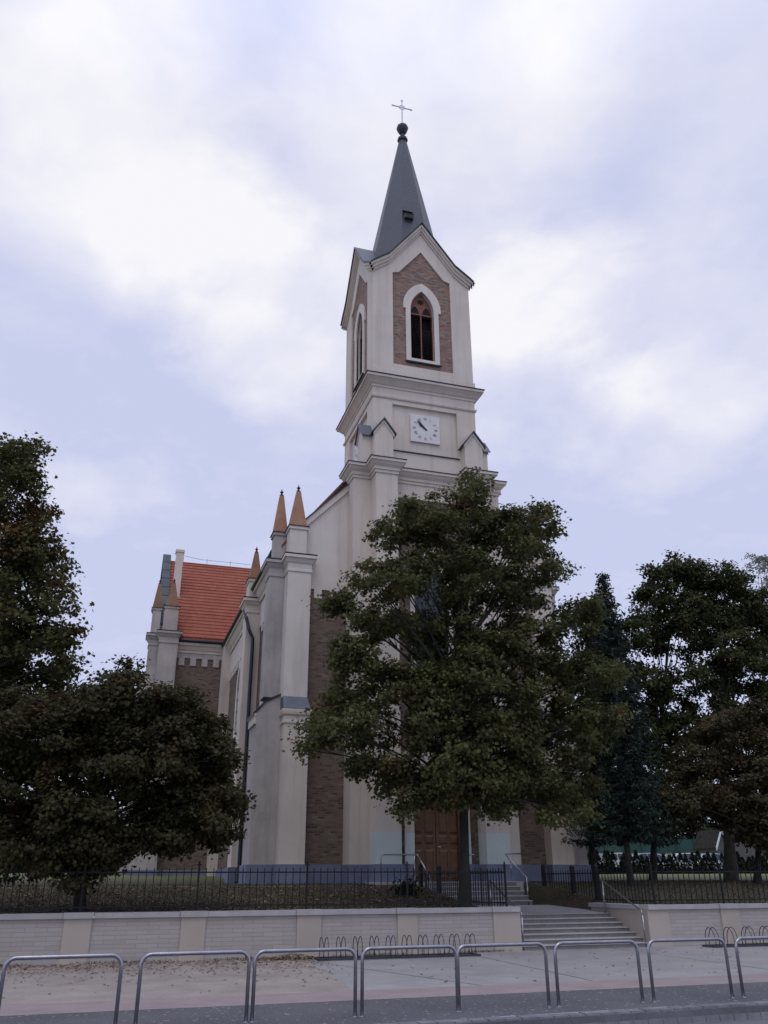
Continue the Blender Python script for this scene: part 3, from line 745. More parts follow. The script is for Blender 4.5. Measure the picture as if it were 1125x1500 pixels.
# --- belfry
GAB = [(-2.5,29.38),(-1.72,29.98),(0,32.28)]
PAN = [(-1.5,23.82),(-1.5,29.12),(-1.17,29.22),(0,30.72)]
mb = tmb(); mb.box(-2.38, 2.38, -2.0, 2.0, 23.0, 29.2); mb.box(-2.0, 2.0, -2.38, -2.0, 23.0, 24.0)
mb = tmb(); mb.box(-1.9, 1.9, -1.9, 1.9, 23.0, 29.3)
bel = P(mb, 'belfry_dark_fill', 'black')  # black box stands in for the shade inside, behind the louvres
BO = arch(.60, 24.32, 27.12, 28.30)
for k in range(4):
    mb = tmb(k); e = 2.5 if k % 2 == 0 else 2.38
    g = [(-e,29.38)] + GAB[1:]
    arch_hole(mb, [(0,23.0),(-e,23.0)]+g, [(0,23.82)]+PAN, -2.5, -2.38)
    bw = P(mb, 'belfry_wall', 'plaster')
    mb = tmb(k); e2 = 2.56 if k % 2 == 0 else 2.501
    mb.box(-e2, e2, -2.56, -2.501, 23.0, 23.42); sub(mb, 'base_band', 'plaster', bw)
    mb = tmb(k); arch_hole(mb, [(0,23.7),(-1.6,23.7),(-1.6,29.2),(-1.2,29.4),(0,31.0)], [(0,24.32)]+BO, -2.42, -2.36)
    sub(mb, 'brick_panel', 'brick_tower', bw)
    # upper wall behind the gable
    mb = tmb(k); mb.ext([(-1.95,-2.359,29.25),(1.95,-2.359,29.25),(1.6,-2.359,30.0),(0,-2.359,32.1),(-1.6,-2.359,30.0)], (0,.05,0)); sub(mb, 'gable_backing', 'plaster', bw)
    # window surround with shoulders
    so2 = [(-.84,24.12),(-.84,27.15),(-.97,27.15)] + [(u-.0, z) for u, z in arch(.97, 27.2, 27.3, 28.78)[1:]]
    mb = tmb(k); arch_hole(mb, [(0,24.12)]+so2, [(0,24.32)]+BO, -2.49, -2.421)
    for sgn in (1, -1): mb.ext([(sgn*u, -2.421, z) for u, z in ([(-.64,24.32)]+[(u*1.07, z+.05) for u, z in BO[1:]]+BO[::-1])], (0,.25,0), skip=lambda p, q: abs(p.x) < 1e-6 and abs(q.x) < 1e-6)
    wi = P(mb, 'belfry_window', 'plaster_white')
    mb = tmb(k); mb.box(-.9, .9, -2.56, -2.491, 24.06, 24.12); mb.box(-.60, .60, -2.48, -2.2, 24.28, 24.325); sub(mb, 'sill', 'flashing', wi)
    mb = tmb(k); z = 24.36
    while z < 26.95:
        for xa, xb in ((-.57, -.03), (.03, .57)):
            if xa > 0 and k == 0 and z > 26.2: continue       # some blades are missing there
            mb.faces([(xa,-2.24,z),(xb,-2.24,z),(xb,-2.14,z+.085),(xa,-2.14,z+.085),(xa,-2.225,z-.008),(xb,-2.225,z-.008),(xb,-2.125,z+.077),(xa,-2.125,z+.077)],
                     [(0,1,2,3),(7,6,5,4),(0,4,5,1),(2,6,7,3),(0,3,7,4),(1,5,6,2)])
        z += .082
    sub(mb, 'louvre', 'louvre', wi)
    mb = tmb(k); mb.box(-.03, .03, -2.28, -2.12, 24.32, 27.0); mb.box(-.60, .60, -2.28, -2.12, 27.0, 27.07)
    mb.box(-.60, -.57, -2.27, -2.13, 24.32, 27.0); mb.box(.57, .60, -2.27, -2.13, 24.32, 27.0)
    tr_ = [(u, -2.25, z) for u, z in full_arch(.60, 27.07, 27.12, 28.28)]; mb.ext(tr_, (0, .06, 0))
    sub(mb, 'tracery', 'window_wood', wi)
    mb = tmb(k)
    for cx in (-.3, .3): mb.ext([(u, -2.262, z) for u, z in full_arch(.20, 27.09, 27.12, 27.52, cx=cx)], (0,.01,0))
    st = []
    for i in range(16):
        r_ = .21 if i % 2 == 0 else .10; st.append((r_*math.cos(i*math.pi/8), -2.262, 27.80+r_*math.sin(i*math.pi/8)))
    mb.ext(st, (0,.01,0)); sub(mb, 'tracery_opening', 'black', wi)  # flat black shapes on the wood, painted as the shade in its holes
    # raking cornice in two steps and the dark roof edge
    def band(mb, off0, off1, v0, v1, ext_=0.0):
        base = [(-2.5-ext_, 29.40-ext_*.72), (-1.72,30.0), (0,32.30)]
        for sgn in (1, -1):
            mb.ext([(sgn*u, v0, z+off1) for u, z in base]+[(sgn*u, v0, z+off0) for u, z in base[::-1]], (0, v1-v0, 0), skip=lambda p, q: abs(p.x) < 1e-6 and abs(q.x) < 1e-6)
    mb = tmb(k); band(mb, -.44, -.02, -2.57, -2.49, .07); band(mb, -.30, 0.0, -2.66, -2.571, .16); band(mb, -.14, .03, -2.74, -2.661, .24)
    sub(mb, 'raking_cornice', 'plaster', bw)
# roof over the four gables
mb = MB()
for k in range(4):
    mb.tr = side(k); base = [(-2.69,29.27),(-2.5,29.44),(-1.72,30.04),(0,32.36)]
    for sgn in (1, -1):
        for (u0, z0), (u1, z1) in zip(base, base[1:]):          # each slope stops at the valley over the tower's diagonal
            lo = [(sgn*u0,-2.78,z0),(sgn*u1,-2.78,z1),(sgn*u1,-abs(u1)+.02,z1),(sgn*u0,-min(2.78,abs(u0))+.02,z0)]
            hi = [(a_,b_,c_+.07) for a_,b_,c_ in lo]
            mb.faces(lo+hi, [(0,3,2,1),(4,5,6,7),(0,1,5,4),(1,2,6,5),(2,3,7,6),(3,0,4,7)])
P(mb, 'gable_roof', 'metal_roof')
mb = MB()
for k in range(4):
    mb.tr = side(k)
    for sgn in (1, -1):
        base = [(-2.70,29.26),(-2.5,29.44),(-1.72,30.04),(0,32.36)]
        mb.ext([(sgn*u,-2.815,z-.01) for u, z in base]+[(sgn*u,-2.815,z+.06) for u, z in base[::-1]], (0,.034,0), skip=lambda p, q: abs(p.x) < 1e-6 and abs(q.x) < 1e-6)
P(mb, 'roof_edge', 'flashing')
# spire
def octa(r, z): return (r/math.cos(math.pi/8), z)
mb = tmb(); mb.lathe((0,0), [octa(2.2,30.05), octa(2.0,31.0), octa(1.60,33.0), octa(.20,40.9)], 8, rot=math.pi/8)
spire = P(mb, 'spire', 'slate')
mb = tmb(); mb.lathe((0,0), [(.27,40.82),(.30,40.85),(.30,41.02),(.22,41.05),(.15,41.1),(.12,41.42),(.18,41.46),(.30,41.66),(.345,41.82),(.335,41.95),(.22,42.10),(.10,42.2),(.06,42.24)], 8, rot=math.pi/8)
sub(mb, 'orb', 'flashing', spire)
mb = tmb(); mb.tube([(0,0,42.2),(0,0,43.2)], .045, 8)
def cbar(p, q, w=.035): mb.tube([p, q], w, 8)
cbar((0,0,43.1),(0,0,44.05)); cbar((-.55,0,43.55),(.55,0,43.55))
for cx, cz_ in ((-.57,43.55),(.57,43.55),(0,44.1)):
    for dx, dz in ((.05,.05),(-.05,.05),(.05,-.05),(-.05,-.05)): cbar((cx-dx,0,cz_-dz),(cx+dx,0,cz_+dz),.03)
mb.tube([(.17*math.cos(a*math.pi/8),0,43.55+.17*math.sin(a*math.pi/8)) for a in range(17)], .025, 6)
sub(mb, 'cross', 'pale_metal', spire)
mb = tmb(); z = 33.55
mb.box(-.50, -.02, -1.66, -1.30, z+.1, z+.42); mb.ext([(-.54,-1.74,z+.42),(-.54,-1.2,z+.98),(-.54,-1.2,z+1.03),(-.54,-1.74,z+.47)], (.56,0,0))
sub(mb, 'roof_hatch', 'slate', spire)
mb = tmb(); mb.box(-.44, -.08, -1.67, -1.661, z+.14, z+.26); sub(mb, 'hatch_opening', 'flashing', spire)  # thin dark plate, no real hole: shade of the opening put into colour

# --- nave
NF, NXL, NXR = 32.5, 6.0, 17.7
SL = 1.26; SG = 1.03                              # slope of the roof, and of the flatter gable coping before it
RZ = 15.0 + (TX-NXL)*SL
mb = MB(); mb.box(NXL+.06, NXR-.06, NF+.061, 60.0, G0-.3, 14.2)
mb.ext([(NXL+.06,NF+.061,14.2),(NXR-.06,NF+.061,14.2),(TX,NF+.061,RZ-.5)], (0,.6,0))
nave = P(mb, 'nave_wall', 'plaster')
for xa, xb in ((6.85, 9.2), (14.5, 16.85)):
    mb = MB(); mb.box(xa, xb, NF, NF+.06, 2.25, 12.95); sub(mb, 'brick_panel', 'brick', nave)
    mb = MB(); mb.box(xa, xb, NF-.07, NF+.06, G0-.3, 2.249); sub(mb, 'plinth', 'blue', nave)
def mirror(p): return Vector((2*TX-p.x, p.y, p.z))
for mir in (False, True):
    mb = MB(); mb.tr = mirror if mir else None
    pts = [(6.5,12.72)]
    x = 6.90; up_ = False; zz = 12.72
    x = 6.86
    for w, zt in ((.22,12.72),(.33,12.34),(.33,12.72),(.33,12.34),(.33,12.72),(.2,12.34)):
        pts += [(x, zt), (x+w, zt)]; x += w
    pts += [(x, 12.72), (TX-HW+.05, 12.72), (TX-HW+.05, 15.05+(TX-HW-NXL)*SG+.1), (6.5, 15.05+.5*SG+.1)]
    mb.ext([(u, NF-.05, z) for u, z in pts], (0,.11,0))
    sub(mb, 'gable_plaster', 'plaster_white', nave)
    mb = MB(); mb.tr = mirror if mir else None
    q = [(6.3, 15.05+.3*SG), (TX-HW+.2, 15.05+(TX-HW-NXL+.2)*SG)]
    mb.ext([(q[0][0],NF-.14,q[0][1]-.28),(q[1][0],NF-.14,q[1][1]-.28),(q[1][0],NF-.14,q[1][1]+.05),(q[0][0],NF-.14,q[0][1]+.05)], (0,.6,0))
    cp = sub(mb, 'gable_coping', 'plaster_white', nave)
    mb = MB(); mb.tr = mirror if mir else None
    mb.ext([(q[0][0],NF-.20,q[0][1]+.052),(q[1][0],NF-.20,q[1][1]+.052),(q[1][0],NF-.20,q[1][1]+.11),(q[0][0],NF-.20,q[0][1]+.11)], (0,.7,0))
    sub(mb, 'coping_flashing', 'flashing', nave)
    mb = MB(); mb.tr = mirror if mir else None
    zc = lambda x: 15.05+(x-NXL)*SG-.1
    zr = lambda x: 15.28+(x-NXL-.4)*SL
    mb.ext([(7.2,NF-.02,zc(7.2)),(TX-HW+.1,NF-.02,zc(TX-HW+.1)),(TX-HW+.1,NF-.02,zr(TX-HW+.1)),(7.2,NF-.02,zr(7.2))], (0,.08,0))
    sub(mb, 'roof_verge', 'tile_red', nave)
    mb = MB(); mb.tr = mirror if mir else None
    mb.ext([(7.0,NF-.10,zr(7.0)),(TX-HW+.1,NF-.10,zr(TX-HW+.1)),(TX-HW+.1,NF-.10,zr(TX-HW+.1)+.07),(7.0,NF-.10,zr(7.0)+.07)], (0,.8,0))
    sub(mb, 'verge_flashing', 'flashing', nave)
mb = MB()
ez = 14.85
for sgn in (-1, 1):
    e0 = TX+sgn*(TX-NXL+.25)
    mb.ext([(e0,NF+.55,ez-.25*SL+.1),(TX,NF+.55,RZ),(TX,NF+.55,RZ+.12),(e0,NF+.55,ez-.25*SL+.22)], (0,36,0), skip=lambda p, q: abs(p.x-TX) < 1e-6 and abs(q.x-TX) < 1e-6)
P(mb, 'nave_roof', 'tile_red')
# long flank walls: brick fields, plaster frame, frieze, windows
for mir in (False, True):
    tr = mirror if mir else None
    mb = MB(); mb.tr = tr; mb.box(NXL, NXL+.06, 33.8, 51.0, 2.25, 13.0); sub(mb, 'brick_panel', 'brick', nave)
    mb = MB(); mb.tr = tr
    mb.box(NXL-.08, NXL-.001, 33.8, 39.2, 12.75, 14.0); mb.box(NXL-.08, NXL-.001, 40.4, 49.6, 12.75, 14.0)
    y = 34.2
    while y < 49.4:
        if not 38.6 < y < 40.4: mb.box(NXL-.08, NXL-.001, y, y+.33, 12.4, 12.75)
        y += .66
    sub(mb, 'frieze', 'plaster_white', nave)
    mb = MB(); mb.tr = tr; mb.box(NXL-.10, NXL-.001, 33.8, 51.0, G0-.3, 2.25); sub(mb, 'plinth', 'blue', nave)
    path = [(NXL-.08, 51.0), (NXL-.08, 33.6)] if not mir else [(2*TX-NXL+.08, 33.6), (2*TX-NXL+.08, 51.0)]
    mb = MB(); mb.sweep([(p[0], p[1]) for p in ([(NXL-.08, 51.0), (NXL-.08, 33.8)])], [(-.05,14.0),(.08,14.0),(.08,14.15),(.16,14.25),(.28,14.5),(.36,14.52),(.36,14.66),(-.05,14.66)])
    if mir: mb.v = [mirror(p) for p in mb.v]
    sub(mb, 'eaves_cornice', 'plaster', nave)
    mb = MB(); mb.tr = tr; mb.tube([(NXL-.50,51.0,14.74),(NXL-.50,33.9,14.74)], .085, 8); P(mb, 'gutter', 'flashing')
    for wy in (36.4, 44.8):
        for_l = []
        mb = MB()
        loc = (lambda p: mirror(Vector((NXL+p.y, wy+p.x, p.z)))) if mir else (lambda p: Vector((NXL+p.y, wy+p.x, p.z)))
        mb.tr = loc
        arch_hole(mb, [(0,8.45)]+arch(1.05, 8.45, 10.9, 12.55), [(0,8.7)]+arch(.72, 8.7, 10.9, 12.15), -.12, -.002)
        wi = P(mb, 'window', 'plaster_white')
        mb = MB(); mb.tr = loc; mb.ext([(u,-.03,z) for u, z in full_arch(.73, 8.7, 10.9, 12.15)], (0,.025,0)); sub(mb, 'pane', 'glass', wi)
        mb = MB(); mb.tr = loc; mb.box(-.03, .03, -.09, -.031, 8.7, 12.1)
        for z in (9.3, 9.9, 10.5, 11.1): mb.box(-.71, -.031, -.08, -.031, z, z+.035); mb.box(.031, .71, -.08, -.031, z, z+.035)
        sub(mb, 'glazing_bar', 'flashing', wi)
        mb = MB(); mb.tr = loc; mb.box(-1.15, 1.15, -.2, -.001, 8.36, 8.44); sub(mb, 'sill', 'flashing', wi)
# corner piers and flank piers with pinnacles
def mould(mb, x0, x1, y0, y1, prof, open_back=False):
    mb.sweep([(x1,y1),(x0,y1),(x0,y0),(x1,y0)], prof, closed=True)
def pinnacle(part, tr, cx, cy, hw, z0, z1, mat):
    mb = MB(); mb.tr = tr
    mb.frustum(cx-hw, cx+hw, cy-hw, cy+hw, z0, cx-.09, cx+.09, cy-.09, cy+.09, z1)
    sub(mb, 'pinnacle', mat, part)
    mb = MB(); mb.tr = tr; mb.lathe((cx, cy), [(.05,z1-.02),(.10,z1+.04),(.05,z1+.09),(.04,z1+.14),(.085,z1+.19),(.03,z1+.26),(.012,z1+.34)], 8)
    sub(mb, 'finial', 'flashing', part)
CAPITAL = lambda z: [(-.02,z),(.04,z),(.04,z+.09),(.02,z+.11),(.02,z+.34),(.07,z+.40),(.14,z+.54),(.20,z+.56),(.20,z+.68),(-.02,z+.70)]
def pier(tr, x0, x1, y0, y1, zb, zt, pz, pin, mat_p, mat='plaster', lower=None, inset=.07, plinth=True, blk=None):
    """zt top of the shaft; then capital .7, block to pz, pinnacle to pin"""
    mb = MB(); mb.tr = tr; mb.box(x0, x1, y0, y1, zb, zt)
    c = MB(); mould(c, x0, x1, y0, y1, CAPITAL(zt-.72))
    cap_v = [(tr(p) if tr else p) for p in c.v]
    i = len(mb.v); mb.v += cap_v; mb.f += [tuple(i+k for k in f) for f in c.f]; mb.m += c.m
    pr = P(mb, 'pier', mat)
    mb = MB(); mb.tr = tr
    b0, b1, c0, c1 = blk or (x0+inset, x1-inset, y0+inset, y1-inset)
    mb.box(b0, b1, c0, c1, zt, pz-.16)
    mb.box(b0-.05, b1+.05, c0-.05, c1+.05, pz-.159, pz-.03)
    sub(mb, 'pinnacle_base', mat, pr)
    mb = MB(); mb.tr = tr
    mb.box(x0-.21, x1+.21, y0-.21, y1+.21, zt-.015, zt+.02); sub(mb, 'flashing', 'flashing', pr); mb = MB(); mb.tr = tr; mb.box(b0-.09, b1+.09, c0-.09, c1+.09, pz-.029, pz)
    sub(mb, 'flashing', 'flashing', pr)
    hw = max(.30, min(b1-b0, c1-c0)/2)
    pinnacle(pr, tr, (b0+b1)/2, c0+.03+hw, hw, pz, pin, mat_p)
    if plinth:
        mb = MB(); mb.tr = tr; mb.box(x0-.07, x1+.07, y0-.07, y1+.07, G0-.3, 2.25); sub(mb, 'plinth', 'blue', pr)
    return pr
for mir in (False, True):
    tr = mirror if mir else None
    # front corner pier: thick lower stage, weathering, thinner shaft
    pr = pier(tr, 5.92, 6.86, 32.1, 33.04, 8.2, 14.0, 15.33, 17.05, 'pinnacle', 'plaster_white' if not mir else 'plaster', plinth=False, blk=(5.93, 6.64, 32.17, 32.88))
    mb = MB(); mb.tr = tr; mb.box(5.98, 6.93, 31.95, 33.2, 2.25, 7.2)
    c = MB(); mould(c, 5.98, 6.93, 31.95, 33.2, [(-.02,7.18),(.04,7.18),(.04,7.26),(.02,7.28),(.02,7.44),(.08,7.5),(.10,7.6),(.10,7.70),(-.02,7.72)])
    i = len(mb.v); mb.v += [(tr(p) if tr else p) for p in c.v]; mb.f += [tuple(i+k for k in f) for f in c.f]; mb.m += c.m
    sub(mb, 'lower_stage', 'plaster', pr)
    mb = MB(); mb.tr = tr; mb.frustum(5.93, 6.98, 31.88, 33.2, 7.72, 5.92, 6.86, 32.095, 33.2, 8.2); sub(mb, 'weathering', 'metal_roof', pr)
    mb = MB(); mb.tr = tr; mb.box(5.91, 7.0, 31.88, 33.25, G0-.3, 2.25); sub(mb, 'plinth', 'blue', pr)
    # flank pier beside it with its low lean-to buttress
    pr = pier(tr, 5.30, 5.915, 32.95, 33.9, 8.3, 14.0, 15.33, 17.15, 'pinnacle', 'plaster_dirty', inset=.03, plinth=False, blk=(5.44, 5.98, 33.08, 33.70))
    mb = MB(); mb.tr = tr
    mb.ext([(5.02,32.62,2.25),(5.975,32.62,2.25),(5.975,32.62,8.34),(5.36,32.62,8.05),(5.02,32.62,7.62)], (0,1.45,0)); lo = sub(mb, 'lower_stage', 'plaster_dirty', pr)
    mb = MB(); mb.tr = tr
    mb.ext([(4.90,32.56,7.54),(4.90,32.56,7.62),(5.36,32.56,8.12),(5.975,32.56,8.42),(5.975,32.56,8.345),(5.36,32.56,8.055)], (0,1.6,0)); sub(mb, 'weathering', 'flashing', pr)
    mb = MB(); mb.tr = tr; mb.box(4.95, 5.018, 32.60, 34.1, 7.2, 7.5); mb.box(4.92, 5.018, 32.58, 34.12, 7.5, 7.6); sub(mb, 'moulding', 'plaster', pr)
    mb = MB(); mb.tr = tr; mb.box(4.94, 5.905, 32.54, 34.2, G0-.3, 2.25); sub(mb, 'plinth', 'blue', pr)
    # second pier along the flank, and the one in the corner with the transept
    pier(tr, 5.3, 5.995, 39.25, 40.35, G0, 14.25, 15.3, 16.75, 'pinnacle_dark', 'plaster', inset=.05)
    mb = MB(); mb.tr = tr; mb.box(5.55, 5.995, 49.6, 50.95, G0, 14.6)
    pr = P(mb, 'pier', 'plaster')
    mb = MB(); mb.tr = tr; mb.tube([(5.35,41.0,14.62),(5.30,40.4,14.0),(5.28,39.1,13.2),(5.42,38.95,12.6),(5.62,38.95,12.2),(5.62,38.95,1.7),(5.5,38.8,1.62)], .085, 8)
    P(mb, 'downpipe', 'flashing')

# --- transept
TF, TXL, TEZ, TRY, TRZ = 51.0, 2.0, 15.1, 56.0, 21.55
mb = MB(); mb.box(TXL, 2*TX-TXL, TF+.06, 61.0, G0-.3, 14.6)
tra = P(mb, 'transept_wall', 'plaster')
tsl = (TRZ-TEZ)/(TRY-TF+.3)
for mir in (False, True):
    tr = mirror if mir else None
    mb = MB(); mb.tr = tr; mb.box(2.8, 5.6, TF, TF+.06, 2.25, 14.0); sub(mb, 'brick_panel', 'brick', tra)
    mb = MB(); mb.tr = tr; mb.box(2.7, 5.8, TF-.1, TF-.001, G0-.3, 2.25); sub(mb, 'plinth', 'blue', tra)
    pts = [(2.5,14.6),(2.5,13.92)]; x = 2.8
    for w, zt in ((.22,13.92),(.34,13.47),(.34,13.92),(.34,13.47),(.34,13.92),(.34,13.47),(.34,13.92),(.34,13.47),(.3,13.92)): pts += [(x,zt),(x+w,zt)]; x += w
    pts += [(5.9,13.92),(5.9,14.6)]
    mb = MB(); mb.tr = tr; mb.ext([(u,TF-.06,z) for u, z in pts], (0,.12,0)); sub(mb, 'frieze', 'plaster_dirty', tra)
    mb = MB(); mb.sweep([(2.5,TF-.06),(5.95,TF-.06)], [(-.04,14.22),(.05,14.22),(.05,14.34),(.12,14.42),(.20,14.62),(.28,14.64),(.28,14.8),(-.04,14.82)])
    if mir: mb.v = [mirror(p) for p in mb.v]
    sub(mb, 'eaves_cornice', 'plaster', tra)
    mb = MB(); mb.tr = tr; mb.tube([(2.7,TF-.42,14.90),(5.7,TF-.42,14.90)], .09, 8); P(mb, 'gutter', 'flashing')
    pier(tr, 1.78, 2.86, 50.45, 51.5, G0, 15.35, 16.95, 18.5, 'pinnacle_dark', 'plaster_dirty', inset=.13)
    pier(tr, 1.22, 1.775, 51.3, 52.2, G0, 15.35, 17.0, 18.6, 'pinnacle_dark', 'plaster_dirty', inset=.03)
    mb = MB(); mb.tr = tr; mb.box(.92, 1.6, 51.6, 53.0, G0, 12.3); mb.box(.84, 1.65, 51.5, 53.1, 12.3, 12.5)
    mb.ext([(.80,51.45,12.5),(1.6,51.45,12.5),(1.6,51.45,13.0)], (0,1.7,0), 1); P(mb, 'side_buttress', ['plaster_dirty', 'flashing'])
    # end gable with its metal-clad coping
    g = [(51.6,14.6),(51.6,TEZ+.9),(TRY,TRZ+.55),(60.4,TEZ+.9),(60.4,14.6)]
    mb = MB(); mb.tr = tr; mb.ext([(1.72,a,b) for a, b in g], (.36,0,0)); sub(mb, 'end_gable', 'plaster', tra)
    mb = MB(); mb.tr = tr
    for k in range(8):
        f0, f1 = k/8, (k+1)/8-.012
        a0, b0 = 51.5+(TRY-51.5)*f0, TEZ+.92+(TRZ-TEZ-.33)*f0; a1, b1 = 51.5+(TRY-51.5)*f1, TEZ+.92+(TRZ-TEZ-.33)*f1
        mb.ext([(1.64,a0,b0),(1.64,a1,b1),(1.64,a1,b1+.10),(1.64,a0,b0+.10)], (.52,0,0))
        a0, a1 = 2*TRY-a0, 2*TRY-a1
        mb.ext([(1.64,a0,b0),(1.64,a1,b1),(1.64,a1,b1+.10),(1.64,a0,b0+.10)], (.52,0,0))
    sub(mb, 'gable_cladding', 'panel_metal', tra)
mb = MB()
for sgn in (-1, 1):
    ye = TRY+sgn*(TRY-TF+.3)
    mb.ext([(2.08,ye,TEZ-.12),(2.08,TRY,TRZ),(2.08,TRY,TRZ+.12),(2.08,ye,TEZ)], (2*(TX-2.08),0,0), skip=lambda p, q: abs(p.y-TRY) < 1e-6 and abs(q.y-TRY) < 1e-6)
rf = P(mb, 'transept_roof', 'tile_red')
# every tile course is a real step, so the roof shows its rows
mb = MB(); n = 24
for k in range(n):
    f0, f1 = k/n, (k+1.05)/n
    ya, za = TF-.32+(TRY-TF+.3)*f0, TEZ+.03+(TRZ-TEZ+.12)*f0; yb, zb = TF-.32+(TRY-TF+.3)*f1, TEZ+.03+(TRZ-TEZ+.12)*f1
    mb.ext([(2.08,ya,za-.01),(2.08,yb,zb-.035),(2.08,yb,zb-.01),(2.08,ya-.012,za+.05)], (2*(TX-2.08),0,0))
sub(mb, 'tile_courses', 'tile_red', rf)
mb = MB(); mb.tube([(2.1,TRY,TRZ+.10),(2*TX-2.1,TRY,TRZ+.10)], .11, 8); sub(mb, 'ridge_tile', 'tile_red', rf)
mb = MB(); mb.tube([(2.3,TRY,TRZ+.75),(4.2,TRY,TRZ+.5),(7.6,TRY,TRZ+.48)], .012, 4)
for x in (3.0, 4.6, 6.2): mb.tube([(x,TRY,TRZ+.1),(x,TRY,TRZ+.6)], .012, 4)
sub(mb, 'lightning_wire', 'flashing', rf)
mb = MB(); mb.box(2.38, 2.84, 53.3, 53.8, 17.6, 21.45); mb.box(2.33, 2.89, 53.25, 53.85, 21.45, 21.62); ch = P(mb, 'chimney', 'plaster_white')
mb = MB(); mb.ext([(2.26,53.0,17.75),(2.26,53.28,17.95),(2.26,53.28,18.35),(2.26,53.2,18.35)], (.7,0,0)); sub(mb, 'flashing', 'metal_roof', ch)

# ------------------------------------------------------------------ vegetation
MAPLE = np.array([(0,0),(.30,.06),(.52,.36),(.28,.42),(.38,.80),(.15,.68),(0,1.02),(-.15,.68),(-.38,.80),(-.28,.42),(-.52,.36),(-.30,.06)])
OVAL = np.array([(0,0),(.28,.25),(.30,.6),(0,1.0),(-.30,.6),(-.28,.25)])
QUAD = np.array([(-.45,0),(.45,.1),(.35,1.0),(-.35,.9)])
BLADE = np.array([(-.12,0),(.12,0),(0,1.0)])
def leaf_mesh(name, pos, size, mat, shape, rng, parent=None, origin=None, dirs=None, flatness=.35, droop=.35):
    n = len(pos); k = len(shape)
    nrmv = rng.normal(size=(n, 3)); nrmv /= np.linalg.norm(nrmv, axis=1)[:, None]
    nrmv = nrmv*(1-flatness) + np.array([0, 0, 1.0])*flatness
    if dirs is not None: nrmv = nrmv*.75 + dirs*.35
    nrmv /= np.linalg.norm(nrmv, axis=1)[:, None] + 1e-9
    tv = rng.normal(size=(n, 3)); tv[:, 2] -= droop
    tv -= nrmv*(tv*nrmv).sum(1)[:, None]; tv /= np.linalg.norm(tv, axis=1)[:, None] + 1e-9
    bv = np.cross(nrmv, tv)
    sz = (size*(rng.uniform(.5, 1.1, n)+rng.random(n)**4*.5))[:, None, None]
    x = shape[:, 0][None, :, None]; y = shape[:, 1][None, :, None]-.5
    fold = (np.abs(shape[:, 0])*.35 - .25*(shape[:, 1]-.3)**2)[None, :, None]
    V = pos[:, None, :] + sz*(bv[:, None, :]*x + tv[:, None, :]*y + nrmv[:, None, :]*fold)
    V = V.reshape(-1, 3)
    o = np.array(parent['origin'] if parent is not None else (origin if origin is not None else (0, 0, 0)))
    me = bpy.data.meshes.new(name)
    me.vertices.add(n*k); me.vertices.foreach_set('co', (V-o).astype(np.float32).ravel())
    me.loops.add(n*k); me.loops.foreach_set('vertex_index', np.arange(n*k, dtype=np.int32))
    me.polygons.add(n); me.polygons.foreach_set('loop_start', np.arange(0, n*k, k, dtype=np.int32))
    me.update(calc_edges=True); me.validate()
    me.materials.append(M[mat] if isinstance(mat, str) else mat)
    ob = bpy.data.objects.new(name, me); col.objects.link(ob); ob['origin'] = tuple(float(c) for c in o)
    if parent is not None: ob.parent = parent
    else: ob.location = o
    return ob
def curve_pts(a, b, bend, n=6):
    a, b = Vector(a), Vector(b); d = b-a; out_ = []
    for i in range(n+1):
        s = i/n; p = a+d*s + bend*math.sin(math.pi*s); out_.append(p)
    return out_
